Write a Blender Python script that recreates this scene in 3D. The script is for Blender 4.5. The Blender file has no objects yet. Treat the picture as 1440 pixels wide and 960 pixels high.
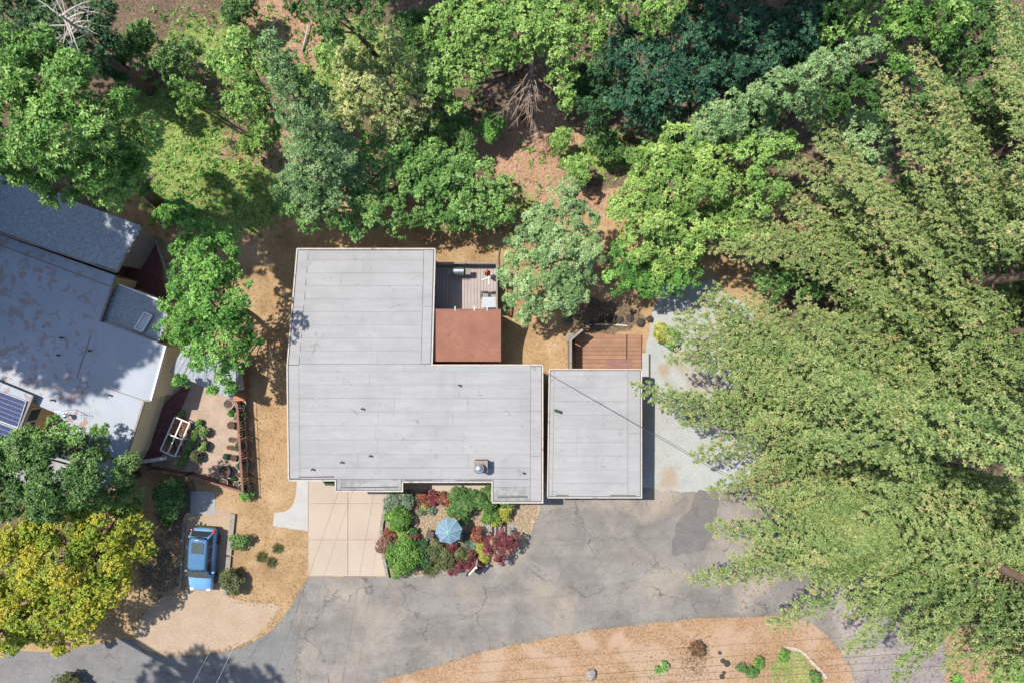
import bpy, bmesh, math, random
import numpy as np
from mathutils import Vector, Matrix
from mathutils.geometry import tessellate_polygon
C = bpy.context; SC = C.scene; COL = SC.collection
R = math.radians
rng = np.random.default_rng(7); random.seed(7)

# ------------------------------------------------------------------ camera, world, sun, exposure
H = 50.0                                   # the drone hovers fifty metres up and looks straight down
cd = bpy.data.cameras.new('camera'); cam = bpy.data.objects.new('camera', cd); COL.objects.link(cam)
cam.location = (0, 0, H); cd.sensor_width = 36; cd.lens = 24; cd.clip_end = 3000; cd.clip_start = .5
SC.camera = cam
SUN = Vector((-0.50, 0.27, 1.0)).normalized()
w = bpy.data.worlds.new('World'); SC.world = w; w.use_nodes = True
nt = w.node_tree; sky = nt.nodes.new('ShaderNodeTexSky'); sky.sky_type = 'NISHITA'; sky.sun_disc = False
sky.sun_elevation = math.asin(SUN.z); sky.sun_rotation = math.atan2(SUN.x, SUN.y) % (2 * math.pi)
bg = nt.nodes['Background']; bg.inputs[1].default_value = .108; nt.links.new(sky.outputs[0], bg.inputs[0])
sd = bpy.data.lights.new('sun', 'SUN'); sd.energy = 3.75; sd.angle = R(.6); sd.color = (1, .95, .865)
so = bpy.data.objects.new('sun', sd); COL.objects.link(so); so.location = (-30, 16, 60)
so.rotation_euler = SUN.to_track_quat('Z', 'Y').to_euler()
SC.view_settings.view_transform = 'Standard'; SC.view_settings.look = 'None'
SC.view_settings.exposure = 1.1; SC.view_settings.gamma = 1
SC.cycles.max_bounces = 6; SC.cycles.transparent_max_bounces = 8

# ------------------------------------------------------------------ measuring: photo point + height -> metres
S0 = 19.2
def P(px, py, z=0.0):
    k = (1 - z / H) / S0
    return Vector(((px - 720) * k, (480 - py) * k, z))
def sst(a, b, x): t = np.clip((x - a) / (b - a), 0, 1); return t * t * (3 - 2 * t)
def terrain(x, y):
    x = np.asarray(x, float); y = np.asarray(y, float)
    m = sst(-27, -19, x) * (1 - sst(6.5, 10.5, x)) * sst(-1, 2.5, y)
    far = sst(9, 16, y)
    n = .35 * np.sin(x * .31 + 1) * np.sin(y * .27) + .2 * np.sin(x * .83 + y * .5) + .1 * np.sin(x * 1.9 - y * 1.4)
    return -1.5 * np.maximum(m, far * .9) + far * n * .9
def G(px, py, dz=0.0):
    p = P(px, py, 0)
    for _ in range(3):
        p = P(px, py, float(terrain(p.x, p.y)) + dz)
    return p
def in_poly(px, py, poly):
    px = np.asarray(px); py = np.asarray(py); c = np.zeros(px.shape, bool); n = len(poly)
    for i in range(n):
        x1, y1 = poly[i]; x2, y2 = poly[(i + 1) % n]
        if y1 == y2: continue
        c ^= ((y1 > py) != (y2 > py)) & (px < (x2 - x1) * (py - y1) / (y2 - y1) + x1)
    return c
def smooth(pts, n=6, closed=True):
    out = []; N = len(pts)
    rngi = range(N) if closed else range(N - 1)
    for i in rngi:
        g = lambda j: np.array(pts[j % N] if closed else pts[min(max(j, 0), N - 1)], float)
        p0, p1, p2, p3 = g(i - 1), g(i), g(i + 1), g(i + 2)
        for k in range(n):
            t = k / n
            out.append(tuple(.5 * ((2 * p1) + (-p0 + p2) * t + (2 * p0 - 5 * p1 + 4 * p2 - p3) * t * t + (-p0 + 3 * p1 - 3 * p2 + p3) * t ** 3)))
    if not closed: out.append(tuple(pts[-1]))
    return out
def ragged(poly, step=8, amp=1.0, seed=1):
    r = np.random.default_rng(seed); out = []
    for i in range(len(poly)):
        a = np.array(poly[i], float); b = np.array(poly[(i + 1) % len(poly)], float)
        n = max(1, int(np.linalg.norm(b - a) / step))
        for k in range(n):
            out.append(tuple(a + (b - a) * k / n + r.normal(0, amp, 2)))
    return out

# ------------------------------------------------------------------ mesh helpers
LOC = {}
def where(o):
    return LOC.get(o.name, Vector((0, 0, 0)))
def link(name, me, mat, parent=None):
    o = bpy.data.objects.new(name, me); COL.objects.link(o)
    if mat is not None and not me.materials: me.materials.append(mat)
    if parent is not None:
        o.parent = parent; LOC[o.name] = where(parent)
    return o
def obj(name, bm, mat, parent=None, smooth_=False, base=None):
    """bm is in world metres; the object's origin is its thing's base"""
    off = where(parent) if parent is not None else (base or Vector((0, 0, 0)))
    bmesh.ops.recalc_face_normals(bm, faces=bm.faces)
    for v in bm.verts: v.co -= off
    me = bpy.data.meshes.new(name); bm.to_mesh(me); bm.free()
    if smooth_: me.polygons.foreach_set('use_smooth', [True] * len(me.polygons))
    o = link(name, me, mat, parent)
    if parent is None and base is not None:
        o.location = base; LOC[o.name] = Vector(base)
    return o
def np_obj(name, V, F, mat, parent=None, tint=None, base=None):
    off = where(parent) if parent is not None else (base or Vector((0, 0, 0)))
    V = np.asarray(V, np.float32) - np.array(off, np.float32)
    F = np.asarray(F, np.int32); k = F.shape[1]
    me = bpy.data.meshes.new(name); me.vertices.add(len(V)); me.vertices.foreach_set('co', V.ravel())
    me.loops.add(F.size); me.loops.foreach_set('vertex_index', F.ravel())
    me.polygons.add(len(F)); me.polygons.foreach_set('loop_start', np.arange(0, F.size, k, dtype=np.int32))
    me.update(calc_edges=True)
    if tint is not None:
        a = me.attributes.new('tint', 'FLOAT', 'FACE'); a.data.foreach_set('value', np.asarray(tint, np.float32))
    o = link(name, me, mat, parent)
    if parent is None and base is not None:
        o.location = base; LOC[o.name] = Vector(base)
    return o
def tag(o, label=None, cat=None, group=None, kind=None):
    if label: o['label'] = label
    if cat: o['category'] = cat
    if group: o['group'] = group
    if kind: o['kind'] = kind
    return o
def thing(name, label, cat, loc, group=None):
    o = bpy.data.objects.new(name, None); COL.objects.link(o); o.location = loc; o.empty_display_size = .3
    LOC[o.name] = Vector(loc); return tag(o, label, cat, group)
def NB(): return bmesh.new()
def box(bm, c, s, rz=0.0, M=None):
    vs = []
    for dx in (-.5, .5):
        for dy in (-.5, .5):
            for dz in (-.5, .5):
                v = Vector((dx * s[0], dy * s[1], dz * s[2]))
                if M is not None: v = M @ v
                elif rz: v = Matrix.Rotation(rz, 3, 'Z') @ v
                vs.append(bm.verts.new(v + Vector(c)))
    for f in ((0, 1, 3, 2), (4, 6, 7, 5), (0, 4, 5, 1), (2, 3, 7, 6), (0, 2, 6, 4), (1, 5, 7, 3)):
        bm.faces.new([vs[i] for i in f])
def prism(bm, poly, z0, z1):
    """poly: list of (x,y) or (x,y,ztop)"""
    zt = lambda p: p[2] if len(p) > 2 else z1
    lo = [bm.verts.new((p[0], p[1], z0 if z0 is not None else zt(p) - .12)) for p in poly]
    hi = [bm.verts.new((p[0], p[1], zt(p))) for p in poly]
    n = len(poly)
    for i in range(n): bm.faces.new((lo[i], lo[(i + 1) % n], hi[(i + 1) % n], hi[i]))
    for t in tessellate_polygon([[Vector((p[0], p[1], 0)) for p in poly]]):
        bm.faces.new([hi[i] for i in t]); bm.faces.new([lo[i] for i in reversed(t)])
def beam(bm, a, b, wd, ht):
    a = Vector(a); b = Vector(b); d = b - a; L = d.length
    if L < 1e-5: return
    x = d / L; s = Vector((0, 0, 1)).cross(x)
    s = Vector((0, 1, 0)) if s.length < 1e-3 else s.normalized()
    u = x.cross(s); box(bm, (a + b) / 2, (L, wd, ht), M=Matrix((x, s, u)).transposed())
def tube(bm, pts, rad, n=6, cap=True):
    pts = [Vector(p) for p in pts]; rings = []
    for i, p in enumerate(pts):
        d = (pts[min(i + 1, len(pts) - 1)] - pts[max(i - 1, 0)]).normalized()
        a = d.orthogonal().normalized(); b = d.cross(a); r = rad[i] if hasattr(rad, '__len__') else rad
        if i and True:
            a = (pa - d * pa.dot(d)).normalized(); b = d.cross(a)
        pa = a
        rings.append([bm.verts.new(p + (a * math.cos(2 * math.pi * k / n) + b * math.sin(2 * math.pi * k / n)) * r) for k in range(n)])
    for i in range(len(rings) - 1):
        for k in range(n): bm.faces.new((rings[i][k], rings[i][(k + 1) % n], rings[i + 1][(k + 1) % n], rings[i + 1][k]))
    if cap: bm.faces.new(rings[0][::-1]); bm.faces.new(rings[-1])
def lathe(bm, c, prof, n=14):
    c = Vector(c); rings = []
    for r, z in prof:
        rings.append([bm.verts.new(c + Vector((r * math.cos(2 * math.pi * k / n), r * math.sin(2 * math.pi * k / n), z))) for k in range(n)])
    for i in range(len(rings) - 1):
        for k in range(n): bm.faces.new((rings[i][k], rings[i][(k + 1) % n], rings[i + 1][(k + 1) % n], rings[i + 1][k]))
    bm.faces.new(rings[0][::-1]); bm.faces.new(rings[-1])
def sheet(name, poly, z, mat, parent=None, kind='structure', label=None):
    bm = NB(); pts = [P(*p, 0) for p in poly]; vs = [bm.verts.new((p.x, p.y, z)) for p in pts]
    for t in tessellate_polygon([pts]): bm.faces.new([vs[i] for i in t])
    bmesh.ops.recalc_face_normals(bm, faces=bm.faces)
    if sum(f.normal.z for f in bm.faces) < 0: bmesh.ops.reverse_faces(bm, faces=bm.faces)
    me = bpy.data.meshes.new(name); bm.to_mesh(me); bm.free()
    o = link(name, me, mat, parent)
    if parent is None: tag(o, label, None, None, kind)
    return o

# ------------------------------------------------------------------ materials
def base_mat(name, rough=.85, spec=.3):
    m = bpy.data.materials.new(name); m.use_nodes = True; n = m.node_tree.nodes
    b = n['Principled BSDF']; b.inputs['Roughness'].default_value = rough; b.inputs['Specular IOR Level'].default_value = spec
    return m, m.node_tree, b
class NT:
    def __init__(s, nt): s.nt = nt
    def n(s, t, **k):
        x = s.nt.nodes.new(t)
        for a, v in k.items(): setattr(x, a, v)
        return x
    def l(s, a, b): s.nt.links.new(a, b)
    def coord(s, world=True):
        if world: return s.n('ShaderNodeNewGeometry').outputs['Position']
        return s.n('ShaderNodeTexCoord').outputs['Object']
    def noise(s, v, sc, det=4, dist=0, rough=.55):
        x = s.n('ShaderNodeTexNoise'); s.l(v, x.inputs['Vector']); x.inputs['Scale'].default_value = sc
        x.inputs['Detail'].default_value = det; x.inputs['Distortion'].default_value = dist; x.inputs['Roughness'].default_value = rough
        return x.outputs['Fac']
    def ramp(s, f, stops):
        x = s.n('ShaderNodeValToRGB'); e = x.color_ramp.elements
        while len(e) < len(stops): e.new(.5)
        for i, (p, c) in enumerate(stops):
            e[i].position = p; e[i].color = (*c, 1) if not isinstance(c, (int, float)) else (c, c, c, 1)
        s.l(f, x.inputs[0]); return x.outputs[0]
    def mix(s, f, a, b, mode='MIX'):
        x = s.n('ShaderNodeMix', data_type='RGBA', blend_type=mode)
        for sock, v in ((x.inputs[0], f), (x.inputs[6], a), (x.inputs[7], b)):
            if hasattr(v, 'links'): s.l(v, sock)
            elif isinstance(v, (int, float)): sock.default_value = v
            else: sock.default_value = (*v, 1)
        return x.outputs[2]
    def math(s, op, a, b=0.0):
        x = s.n('ShaderNodeMath', operation=op)
        for i, v in enumerate((a, b)):
            if hasattr(v, 'links'): s.l(v, x.inputs[i])
            else: x.inputs[i].default_value = v
        return x.outputs[0]
    def bump(s, h, b, st=.3, d=.02):
        x = s.n('ShaderNodeBump'); s.l(h, x.inputs['Height']); x.inputs['Strength'].default_value = st; x.inputs['Distance'].default_value = d
        s.l(x.outputs[0], b.inputs['Normal'])
def mottled(name, c1, c2, sc=2.0, rough=.85, spec=.25, fine=25, bump=.2, c3=None, c3_lo=.6, c3_sc=.6, per_obj=0.0, world=True, metal=0, fine_amt=.35):
    m, t, b = base_mat(name, rough, spec); k = NT(t); v = k.coord(world)
    f = k.noise(v, sc, 5); col = k.ramp(f, [(.3, c1), (.7, c2)])
    g = k.noise(v, fine, 3); col = k.mix(fine_amt, col, k.ramp(g, [(.3, .25), (.7, .9)]), 'OVERLAY')
    if c3: col = k.mix(k.ramp(k.noise(v, c3_sc, 6, .8), [(c3_lo, 0.), (c3_lo + .1, 1.)]), col, c3)
    if per_obj:
        oi = k.n('ShaderNodeObjectInfo'); r = k.ramp(oi.outputs['Random'], [(0, 1 - per_obj), (1, 1.)])
        col = k.mix(1.0, col, r, 'MULTIPLY')
    k.l(col, b.inputs['Base Color']); b.inputs['Metallic'].default_value = metal
    if bump: k.bump(g, b, bump)
    return m
def plain(name, c, rough=.6, spec=.4, metal=0, sc=6, var=.12):
    c = tuple(c); return mottled(name, tuple(x * (1 - var) for x in c), tuple(min(1, x * (1 + var)) for x in c), sc, rough, spec, 30, .05, world=False, metal=metal, fine_amt=.12)
def leaf_mat(name, stops, trans=.3, rough=.55):
    m, t, b = base_mat(name, rough, .25); k = NT(t)
    a = k.n('ShaderNodeAttribute', attribute_name='tint'); col = k.ramp(a.outputs['Fac'], stops)
    k.l(col, b.inputs['Base Color'])
    tr = k.n('ShaderNodeBsdfTranslucent'); k.l(k.mix(1.0, col, (1.0, 1.1, .55), 'MULTIPLY'), tr.inputs[0])
    mx = k.n('ShaderNodeMixShader'); mx.inputs[0].default_value = trans
    k.l(b.outputs[0], mx.inputs[1]); k.l(tr.outputs[0], mx.inputs[2]); k.l(mx.outputs[0], t.nodes['Material Output'].inputs[0])
    return m
def asphalt_mat(name, c1, c2, cracks=True, patch=None):
    m, t, b = base_mat(name, .92, .2); k = NT(t); v = k.coord()
    col = k.ramp(k.noise(v, .35, 6, .6), [(.3, c1), (.68, c2)])
    col = k.mix(k.ramp(k.noise(v, 1.1, 5, 1.2), [(.48, 0.), (.78, .42)]), col, tuple(x * .68 for x in c1))
    mp = k.n('ShaderNodeMapping'); k.l(v, mp.inputs['Vector']); mp.inputs['Scale'].default_value = (.16, 1.3, 1); mp.inputs['Rotation'].default_value = (0, 0, R(-8))
    col = k.mix(k.ramp(k.noise(mp.outputs[0], 1.0, 5, .4), [(.45, 0.), (.7, .35)]), col, tuple(x * .8 for x in c1))
    col = k.mix(k.ramp(k.noise(v, 1.7, 2), [(.70, 0.), (.74, .55)]), col, tuple(x * .5 for x in c1))
    col = k.mix(k.ramp(k.noise(v, .22, 5, .5), [(.50, 0.), (.66, .65)]), col, (c2[0] * 1.35, c2[1] * 1.22, c2[2] * 1.06))
    sp = k.noise(v, 14, 6, 0, .8); col = k.mix(.5, col, k.ramp(sp, [(.3, .2), (.7, .85)]), 'OVERLAY')
    if cracks:
        wn = k.n('ShaderNodeTexNoise'); k.l(v, wn.inputs['Vector']); wn.inputs['Scale'].default_value = .9; wn.inputs['Detail'].default_value = 5
        ad = k.n('ShaderNodeMixRGB', blend_type='LINEAR_LIGHT'); ad.inputs[0].default_value = .9; k.l(v, ad.inputs[1]); k.l(wn.outputs['Color'], ad.inputs[2])
        for sc_, wdt, st in ((.15, .010, .8), (.42, .012, .5), (1.1, .022, .28)):
            vo = k.n('ShaderNodeTexVoronoi', feature='DISTANCE_TO_EDGE'); k.l(ad.outputs[0], vo.inputs['Vector']); vo.inputs['Scale'].default_value = sc_
            line = k.ramp(vo.outputs['Distance'], [(0, st), (wdt, 0.)])
            gate = k.ramp(k.noise(v, .45, 3), [(.42, 0.), (.6, 1.)])
            col = k.mix(k.math('MULTIPLY', line, gate), col, (.05, .048, .045))
    k.l(col, b.inputs['Base Color']); k.bump(sp, b, .35, .01); return m
M = {}
M['asphalt'] = asphalt_mat('old_asphalt', (.120, .110, .101), (.188, .172, .156))
M['road'] = asphalt_mat('road_asphalt', (.122, .119, .116), (.152, .148, .143))
M['road2'] = asphalt_mat('pinkish_asphalt', (.168, .152, .148), (.205, .185, .178), True)
M['patch'] = asphalt_mat('dark_asphalt_patch', (.100, .094, .090), (.130, .121, .115), False)
M['concrete'] = mottled('cream_concrete', (.285, .232, .185), (.322, .265, .210), .5, .9, .2, 30, .1, per_obj=.05, fine_amt=.2, c3=(.27, .22, .175), c3_lo=.6, c3_sc=.35)
M['concrete_white'] = mottled('pale_concrete', (.265, .258, .245), (.31, .30, .285), .8, .9, .2, 30, .1, fine_amt=.2)
M['concrete_grey'] = mottled('grey_concrete', (.19, .19, .19), (.25, .25, .245), 1.2, .9, .2, 20, .2)
M['gravel'] = mottled('sage_gravel', (.240, .246, .234), (.275, .282, .268), .9, .95, .1, 14, .2, fine_amt=.25, c3=(.25, .205, .155), c3_lo=.57, c3_sc=.22)
M['dirt'] = mottled('orange_dirt', (.200, .124, .070), (.250, .166, .102), .35, .95, .1, 6, .5, c3=(.285, .20, .138), c3_lo=.5, c3_sc=.25, fine_amt=.5)
M['pad'] = mottled('tan_paving', (.245, .180, .125), (.285, .218, .158), .7, .95, .1, 10, .3, fine_amt=.3)
M['pebble_bed'] = mottled('pebble_bed', (.19, .135, .082), (.28, .21, .14), 3, .9, .2, 12, .5, fine_amt=.7)
M['stone'] = mottled('grey_stone', (.14, .125, .11), (.25, .225, .20), 2.5, .9, .2, 20, .4)
M['pale_stone'] = mottled('pale_stone', (.27, .22, .165), (.36, .30, .24), 2.5, .9, .2, 20, .4)
# rolled roofing, with the brown bare spots that wear leaves
def roofing(name, c1, c2, per=.045, stain=.64):
    m, t, b = base_mat(name, .85, .25); k = NT(t); v = k.coord()
    mp = k.n('ShaderNodeMapping'); k.l(v, mp.inputs['Vector']); mp.inputs['Scale'].default_value = (.5, 4, 1)
    col = k.ramp(k.noise(mp.outputs[0], .8, 5), [(.3, c1), (.7, c2)])
    col = k.mix(k.ramp(k.noise(mp.outputs[0], 1.6, 6, .6), [(.58, 0.), (.75, .35)]), col, tuple(x * .80 for x in c1))
    g = k.noise(v, 40, 3); col = k.mix(.14, col, k.ramp(g, [(.3, .2), (.7, .9)]), 'OVERLAY')
    col = k.mix(k.ramp(k.noise(v, 1.3, 7, 1.0), [(stain, 0.), (stain + .06, .4)]), col, (.105, .095, .088))
    col = k.mix(k.ramp(k.noise(v, .33, 6, 1.2), [(.42, 0.), (.75, .38)]), col, tuple(x * .70 for x in c1))
    col = k.mix(k.ramp(k.noise(v, 3.5, 6, .5), [(.60, 0.), (.72, .22)]), col, tuple(x * .6 for x in c1))
    oi = k.n('ShaderNodeObjectInfo'); col = k.mix(1.0, col, k.ramp(oi.outputs['Random'], [(0, 1 - per), (1, 1.)]), 'MULTIPLY')
    k.l(col, b.inputs['Base Color']); k.bump(g, b, .15, .01); return m
M['roof'] = roofing('grey_rolled_roofing', (.232, .229, .229), (.264, .260, .260))
M['roof_under'] = plain('roof_felt', (.085, .082, .08), .9)
M['roof_edge'] = roofing('weathered_edge_roofing', (.205, .20, .195), (.258, .254, .252), 0, .50)
M['brown_roof'] = mottled('red_brown_roofing', (.162, .074, .050), (.205, .096, .067), .9, .9, .2, 14, .2, fine_amt=.25, c3=(.135, .058, .042), c3_lo=.66, c3_sc=.9)
M['fascia'] = mottled('cream_fascia', (.30, .265, .23), (.36, .325, .29), 3, .7, .3, 20, .1, c3=(.17, .10, .062), c3_lo=.62, c3_sc=1.2)
M['white'] = plain('white_paint', (.50, .50, .49), .5)
M['wall_grey'] = mottled('beige_siding', (.42, .37, .30), (.48, .42, .35), 1.5, .85, .2, 20, .1)
M['wall_tan'] = mottled('ochre_stucco', (.58, .43, .24), (.65, .49, .29), 1.2, .9, .2, 20, .2)
M['glass'] = plain('window_glass', (.055, .070, .078), .06, .6, 0, 3)
M['dark'] = plain('dark_metal', (.03, .03, .032), .5)
M['steel'] = plain('bright_steel', (.5, .52, .54), .28, .6, .9)
M['rust'] = plain('rusty_iron', (.20, .12, .075), .8)
M['timber_grey'] = mottled('grey_timber', (.16, .14, .122), (.235, .21, .185), 4, .9, .15, 30, .2, per_obj=.1)
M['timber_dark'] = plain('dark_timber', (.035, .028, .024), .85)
M['timber_red'] = mottled('red_brown_timber', (.135, .066, .046), (.19, .10, .073), 3, .85, .2, 30, .2, per_obj=.12)
M['deck_pink'] = mottled('mauve_decking', (.26, .222, .208), (.30, .262, .247), 1.5, .8, .2, 30, .1, per_obj=.1)
M['deck_red'] = mottled('cedar_decking', (.20, .108, .066), (.245, .138, .088), 1.5, .8, .2, 30, .1, per_obj=.14)
M['deck_maroon'] = mottled('maroon_decking', (.12, .045, .042), (.155, .062, .056), 1.5, .8, .2, 30, .1, per_obj=.15)
M['mat'] = mottled('brown_mat', (.15, .08, .07), (.2, .11, .095), 4, .95, .1, 40, .2)
M['shingle'] = mottled('blue_grey_shingle', (.20, .225, .25), (.29, .31, .33), 5, .9, .2, 9, .3, fine_amt=.4)
M['cell'] = plain('solar_cell', (.035, .045, .10), .2, .5)
M['terracotta'] = mottled('terracotta', (.22, .10, .058), (.28, .14, .088), 4, .85, .2, 20, .2, world=False)
M['soil'] = mottled('potting_soil', (.05, .032, .024), (.11, .06, .042), 8, .95, .1, 30, .5, world=False)
M['pot_dark'] = plain('dark_pot', (.055, .045, .04), .7)
M['pot_grey'] = plain('grey_pot', (.22, .21, .20), .8)
M['bark'] = mottled('bark', (.09, .06, .042), (.16, .11, .08), 6, .95, .1, 20, .6, world=False)
M['bark_pale'] = mottled('pale_bark', (.30, .27, .24), (.42, .39, .36), 6, .95, .1, 20, .4, world=False)
M['bark_red'] = mottled('reddish_bark', (.075, .05, .038), (.13, .088, .066), 6, .95, .1, 20, .6, world=False)
M['twig'] = plain('dry_twig', (.24, .175, .14), .9)
M['canopy_blue'] = plain('blue_canvas', (.235, .36, .455), .8, .2)
M['canopy_green'] = plain('teal_vent_canvas', (.08, .38, .30), .8, .2)
M['canvas_white'] = mottled('white_corrugated_sheet', (.36, .39, .44), (.43, .46, .50), 2, .6, .3, 20, .1)
M['red'] = plain('red_canvas', (.42, .07, .045), .8, .2)
M['orange'] = plain('orange_brown_box', (.33, .13, .065), .8)
M['table'] = plain('pale_table_top', (.28, .30, .32), .35, .5)
M['cable'] = plain('black_cable', (.04, .04, .045), .6)
M['paint_blue'] = plain('blue_car_paint', (.115, .255, .45), .25, .6, .0, 2, .04)
M['paint_blue'].node_tree.nodes['Principled BSDF'].inputs['Coat Weight'].default_value = .7
M['tyre'] = plain('tyre_rubber', (.02, .02, .02), .8)
M['lamp_red'] = plain('red_lens', (.45, .03, .03), .2, .6)
M['lamp_clear'] = plain('clear_lens', (.6, .62, .65), .1, .7)
# white coated roof of the neighbour, its coat flaked to rust in places
m, t, b = base_mat('flaking_white_roof', .8, .25); k = NT(t); v = k.coord()
col = k.ramp(k.noise(v, .5, 5), [(.3, (.25, .272, .308)), (.7, (.285, .307, .343))])
sx = k.n('ShaderNodeSeparateXYZ'); k.l(v, sx.inputs[0])
gate = k.math('MULTIPLY', k.ramp(k.math('ADD', k.math('MULTIPLY', sx.outputs[0], -.1), -2.3), [(.50, 0.), (.62, 1.)]), k.ramp(k.math('MULTIPLY', k.math('ADD', sx.outputs[1], 7.5), .15), [(.0, 1.), (.9, .55)]))
fl = k.ramp(k.noise(v, 1.7, 8, .5), [(.545, 0.), (.585, .9)])
col = k.mix(k.math('MULTIPLY', fl, gate), col, (.235, .125, .08))
col = k.mix(k.ramp(k.noise(v, 2.2, 5, .4), [(.70, 0.), (.73, .8)]), col, (.10, .08, .08))
k.l(col, b.inputs['Base Color']); M['flaking'] = m
# small tan paving bricks
m, t, b = base_mat('tan_brick_paving', .9, .2); k = NT(t); v = k.coord()
mp = k.n('ShaderNodeMapping'); k.l(v, mp.inputs['Vector']); mp.inputs['Rotation'].default_value = (0, 0, R(27))
br = k.n('ShaderNodeTexBrick'); k.l(mp.outputs[0], br.inputs['Vector']); br.inputs['Scale'].default_value = 4
br.inputs['Color1'].default_value = (.27, .20, .15, 1); br.inputs['Color2'].default_value = (.32, .245, .185, 1); br.inputs['Mortar'].default_value = (.21, .155, .12, 1); br.inputs['Mortar Size'].default_value = .025
col = k.mix(.3, br.outputs['Color'], k.ramp(k.noise(v, 1.2, 5), [(.3, .3), (.7, .8)]), 'OVERLAY'); k.l(col, b.inputs['Base Color']); M['brick'] = m
M['pebble'] = mottled('river_pebble', (.22, .165, .105), (.36, .30, .23), 9, .8, .3, 30, .0, fine_amt=.4)

# foliage kinds: dark, middle and bright leaves of each
def fol(name, a, b_, c, d=None, trans=.16): M[name] = leaf_mat(name + '_leaves', [(0, a), (.45, b_), (.8, c)] + ([(1, d)] if d else []), trans)
fol('pine', (.036, .105, .020), (.115, .245, .050), (.28, .42, .12))
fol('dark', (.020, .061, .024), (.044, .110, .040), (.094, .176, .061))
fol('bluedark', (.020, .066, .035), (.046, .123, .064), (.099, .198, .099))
fol('green', (.052, .130, .028), (.135, .270, .066), (.29, .44, .14))
fol('vivid', (.040, .130, .024), (.112, .262, .050), (.25, .45, .11))
fol('oak', (.075, .165, .034), (.18, .315, .072), (.33, .475, .14))
fol('lime', (.080, .160, .032), (.185, .305, .070), (.35, .47, .13))
fol('silver', (.073, .147, .050), (.183, .301, .112), (.366, .484, .224))
fol('bluegreen', (.058, .130, .042), (.150, .262, .098), (.29, .40, .18))
fol('tan', (.111, .177, .044), (.273, .347, .111), (.501, .487, .236))
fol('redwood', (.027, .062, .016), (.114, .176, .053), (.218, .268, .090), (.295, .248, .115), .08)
fol('yellow', (.10, .20, .024), (.25, .325, .038), (.43, .40, .046), (.50, .39, .046))
fol('forest', (.028, .080, .020), (.078, .160, .042), (.17, .27, .085))
fol('maroon', (.063, .015, .019), (.152, .037, .044), (.263, .084, .089))
fol('redmix', (.079, .032, .021), (.210, .063, .042), (.357, .168, .095))
fol('rust', (.083, .041, .033), (.189, .100, .071), (.307, .177, .130))
fol('sage', (.07, .105, .062), (.14, .19, .122), (.23, .29, .20))
fol('gold', (.12, .16, .025), (.27, .29, .05), (.45, .42, .09))
fol('bright', (.040, .100, .018), (.095, .20, .034), (.19, .33, .075))
fol('olive', (.04, .058, .022), (.095, .115, .042), (.18, .19, .085))
fol('straw', (.170, .105, .045), (.250, .160, .078), (.330, .235, .125))
fol('litter', (.070, .038, .020), (.140, .077, .044), (.220, .135, .082))

# ------------------------------------------------------------------ foliage geometry
def unit(a): return a / np.maximum(np.linalg.norm(a, axis=-1, keepdims=True), 1e-6)
def tufts(c, nrm, size, tint, r, K=8, asp=.42, th=(.35, 1.55), droop=.22, tvar=.10):
    c = np.asarray(c, float); n = len(c); z = unit(np.asarray(nrm, float))
    a = r.normal(size=(n, 3)); x = unit(np.cross(z, a)); y = np.cross(z, x)
    ph = 2 * np.pi * (np.arange(K)[None] / K) + r.uniform(0, 6.28, (n, 1)) + r.normal(0, .35, (n, K)); t_ = r.uniform(th[0], th[1], (n, K))
    d = x[:, None] * (np.cos(ph) * np.sin(t_))[..., None] + y[:, None] * (np.sin(ph) * np.sin(t_))[..., None] + z[:, None] * np.cos(t_)[..., None]
    s = unit(np.cross(d, z[:, None] + r.normal(0, .35, (n, K, 3)))); L = (np.asarray(size)[:, None] * r.uniform(.65, 1.15, (n, K)))[..., None]
    o = c[:, None]; dn = np.array([0, 0, -1.0])
    b0 = o + d * L * .15; sw = s * L * asp * .62
    V = np.stack([b0 - sw, b0 + sw + d * L * .15, o + d * L + dn * droop * L], 2).reshape(-1, 3)
    F = np.arange(len(V)).reshape(-1, 3)
    T = np.clip(np.asarray(tint)[:, None] + r.normal(0, tvar, (n, K)), 0, 1).ravel()
    return V, F, T
def join(parts):
    V, F, T, o = [], [], [], 0
    for v, f, t_ in parts: V.append(v); F.append(f + o); T.append(t_); o += len(v)
    return np.concatenate(V), np.concatenate(F), np.concatenate(T)
def clumpy(lobes, r, spacing=.36, leaf=.30, K=8, asp=.42, tint0=.45, sub=(.20, .38), flat=.9, dens=1.22, cut=-.35):
    """leaf tufts on the skins of many small clumps that stand round each lobe of a crown"""
    cs, ns, ts = [], [], []
    for c, Rr in lobes:
        c = np.array(c); m = int(15 + Rr * 5)
        u = unit(r.normal(size=(m, 3))); u[:, 2] = np.where(u[:, 2] < cut, -u[:, 2], u[:, 2])
        sc = c + u * (Rr * r.uniform(.50, 1.04, (m, 1))) * np.array([1, 1, flat]); sr = Rr * r.uniform(sub[0], sub[1], m)
        st = tint0 + r.normal(0, .17, m)
        for j in range(m):
            k = max(5, int(2 * math.pi * sr[j] ** 2 * dens / spacing ** 2))
            d = unit(r.normal(size=(k, 3)) + u[j] * .55 + np.array([0, 0, .35]))
            p = sc[j] + d * sr[j] * r.uniform(.72, 1.12, (k, 1))
            cs.append(p); ns.append(d * .8 + u[j] * .3 + np.array([0, 0, .45])); ts.append(np.full(k, st[j]) + r.normal(0, .09, k))
    c = np.concatenate(cs); n = np.concatenate(ns); t_ = np.concatenate(ts)
    keep = np.ones(len(c), bool)
    for q, Rr in lobes: keep &= np.linalg.norm((c - np.array(q)) / np.array([1, 1, flat]), axis=1) > Rr * .50
    c, n, t_ = c[keep], n[keep], t_[keep]
    return tufts(c, n, leaf * r.uniform(.75, 1.25, len(c)), t_, r, K, asp)
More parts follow.
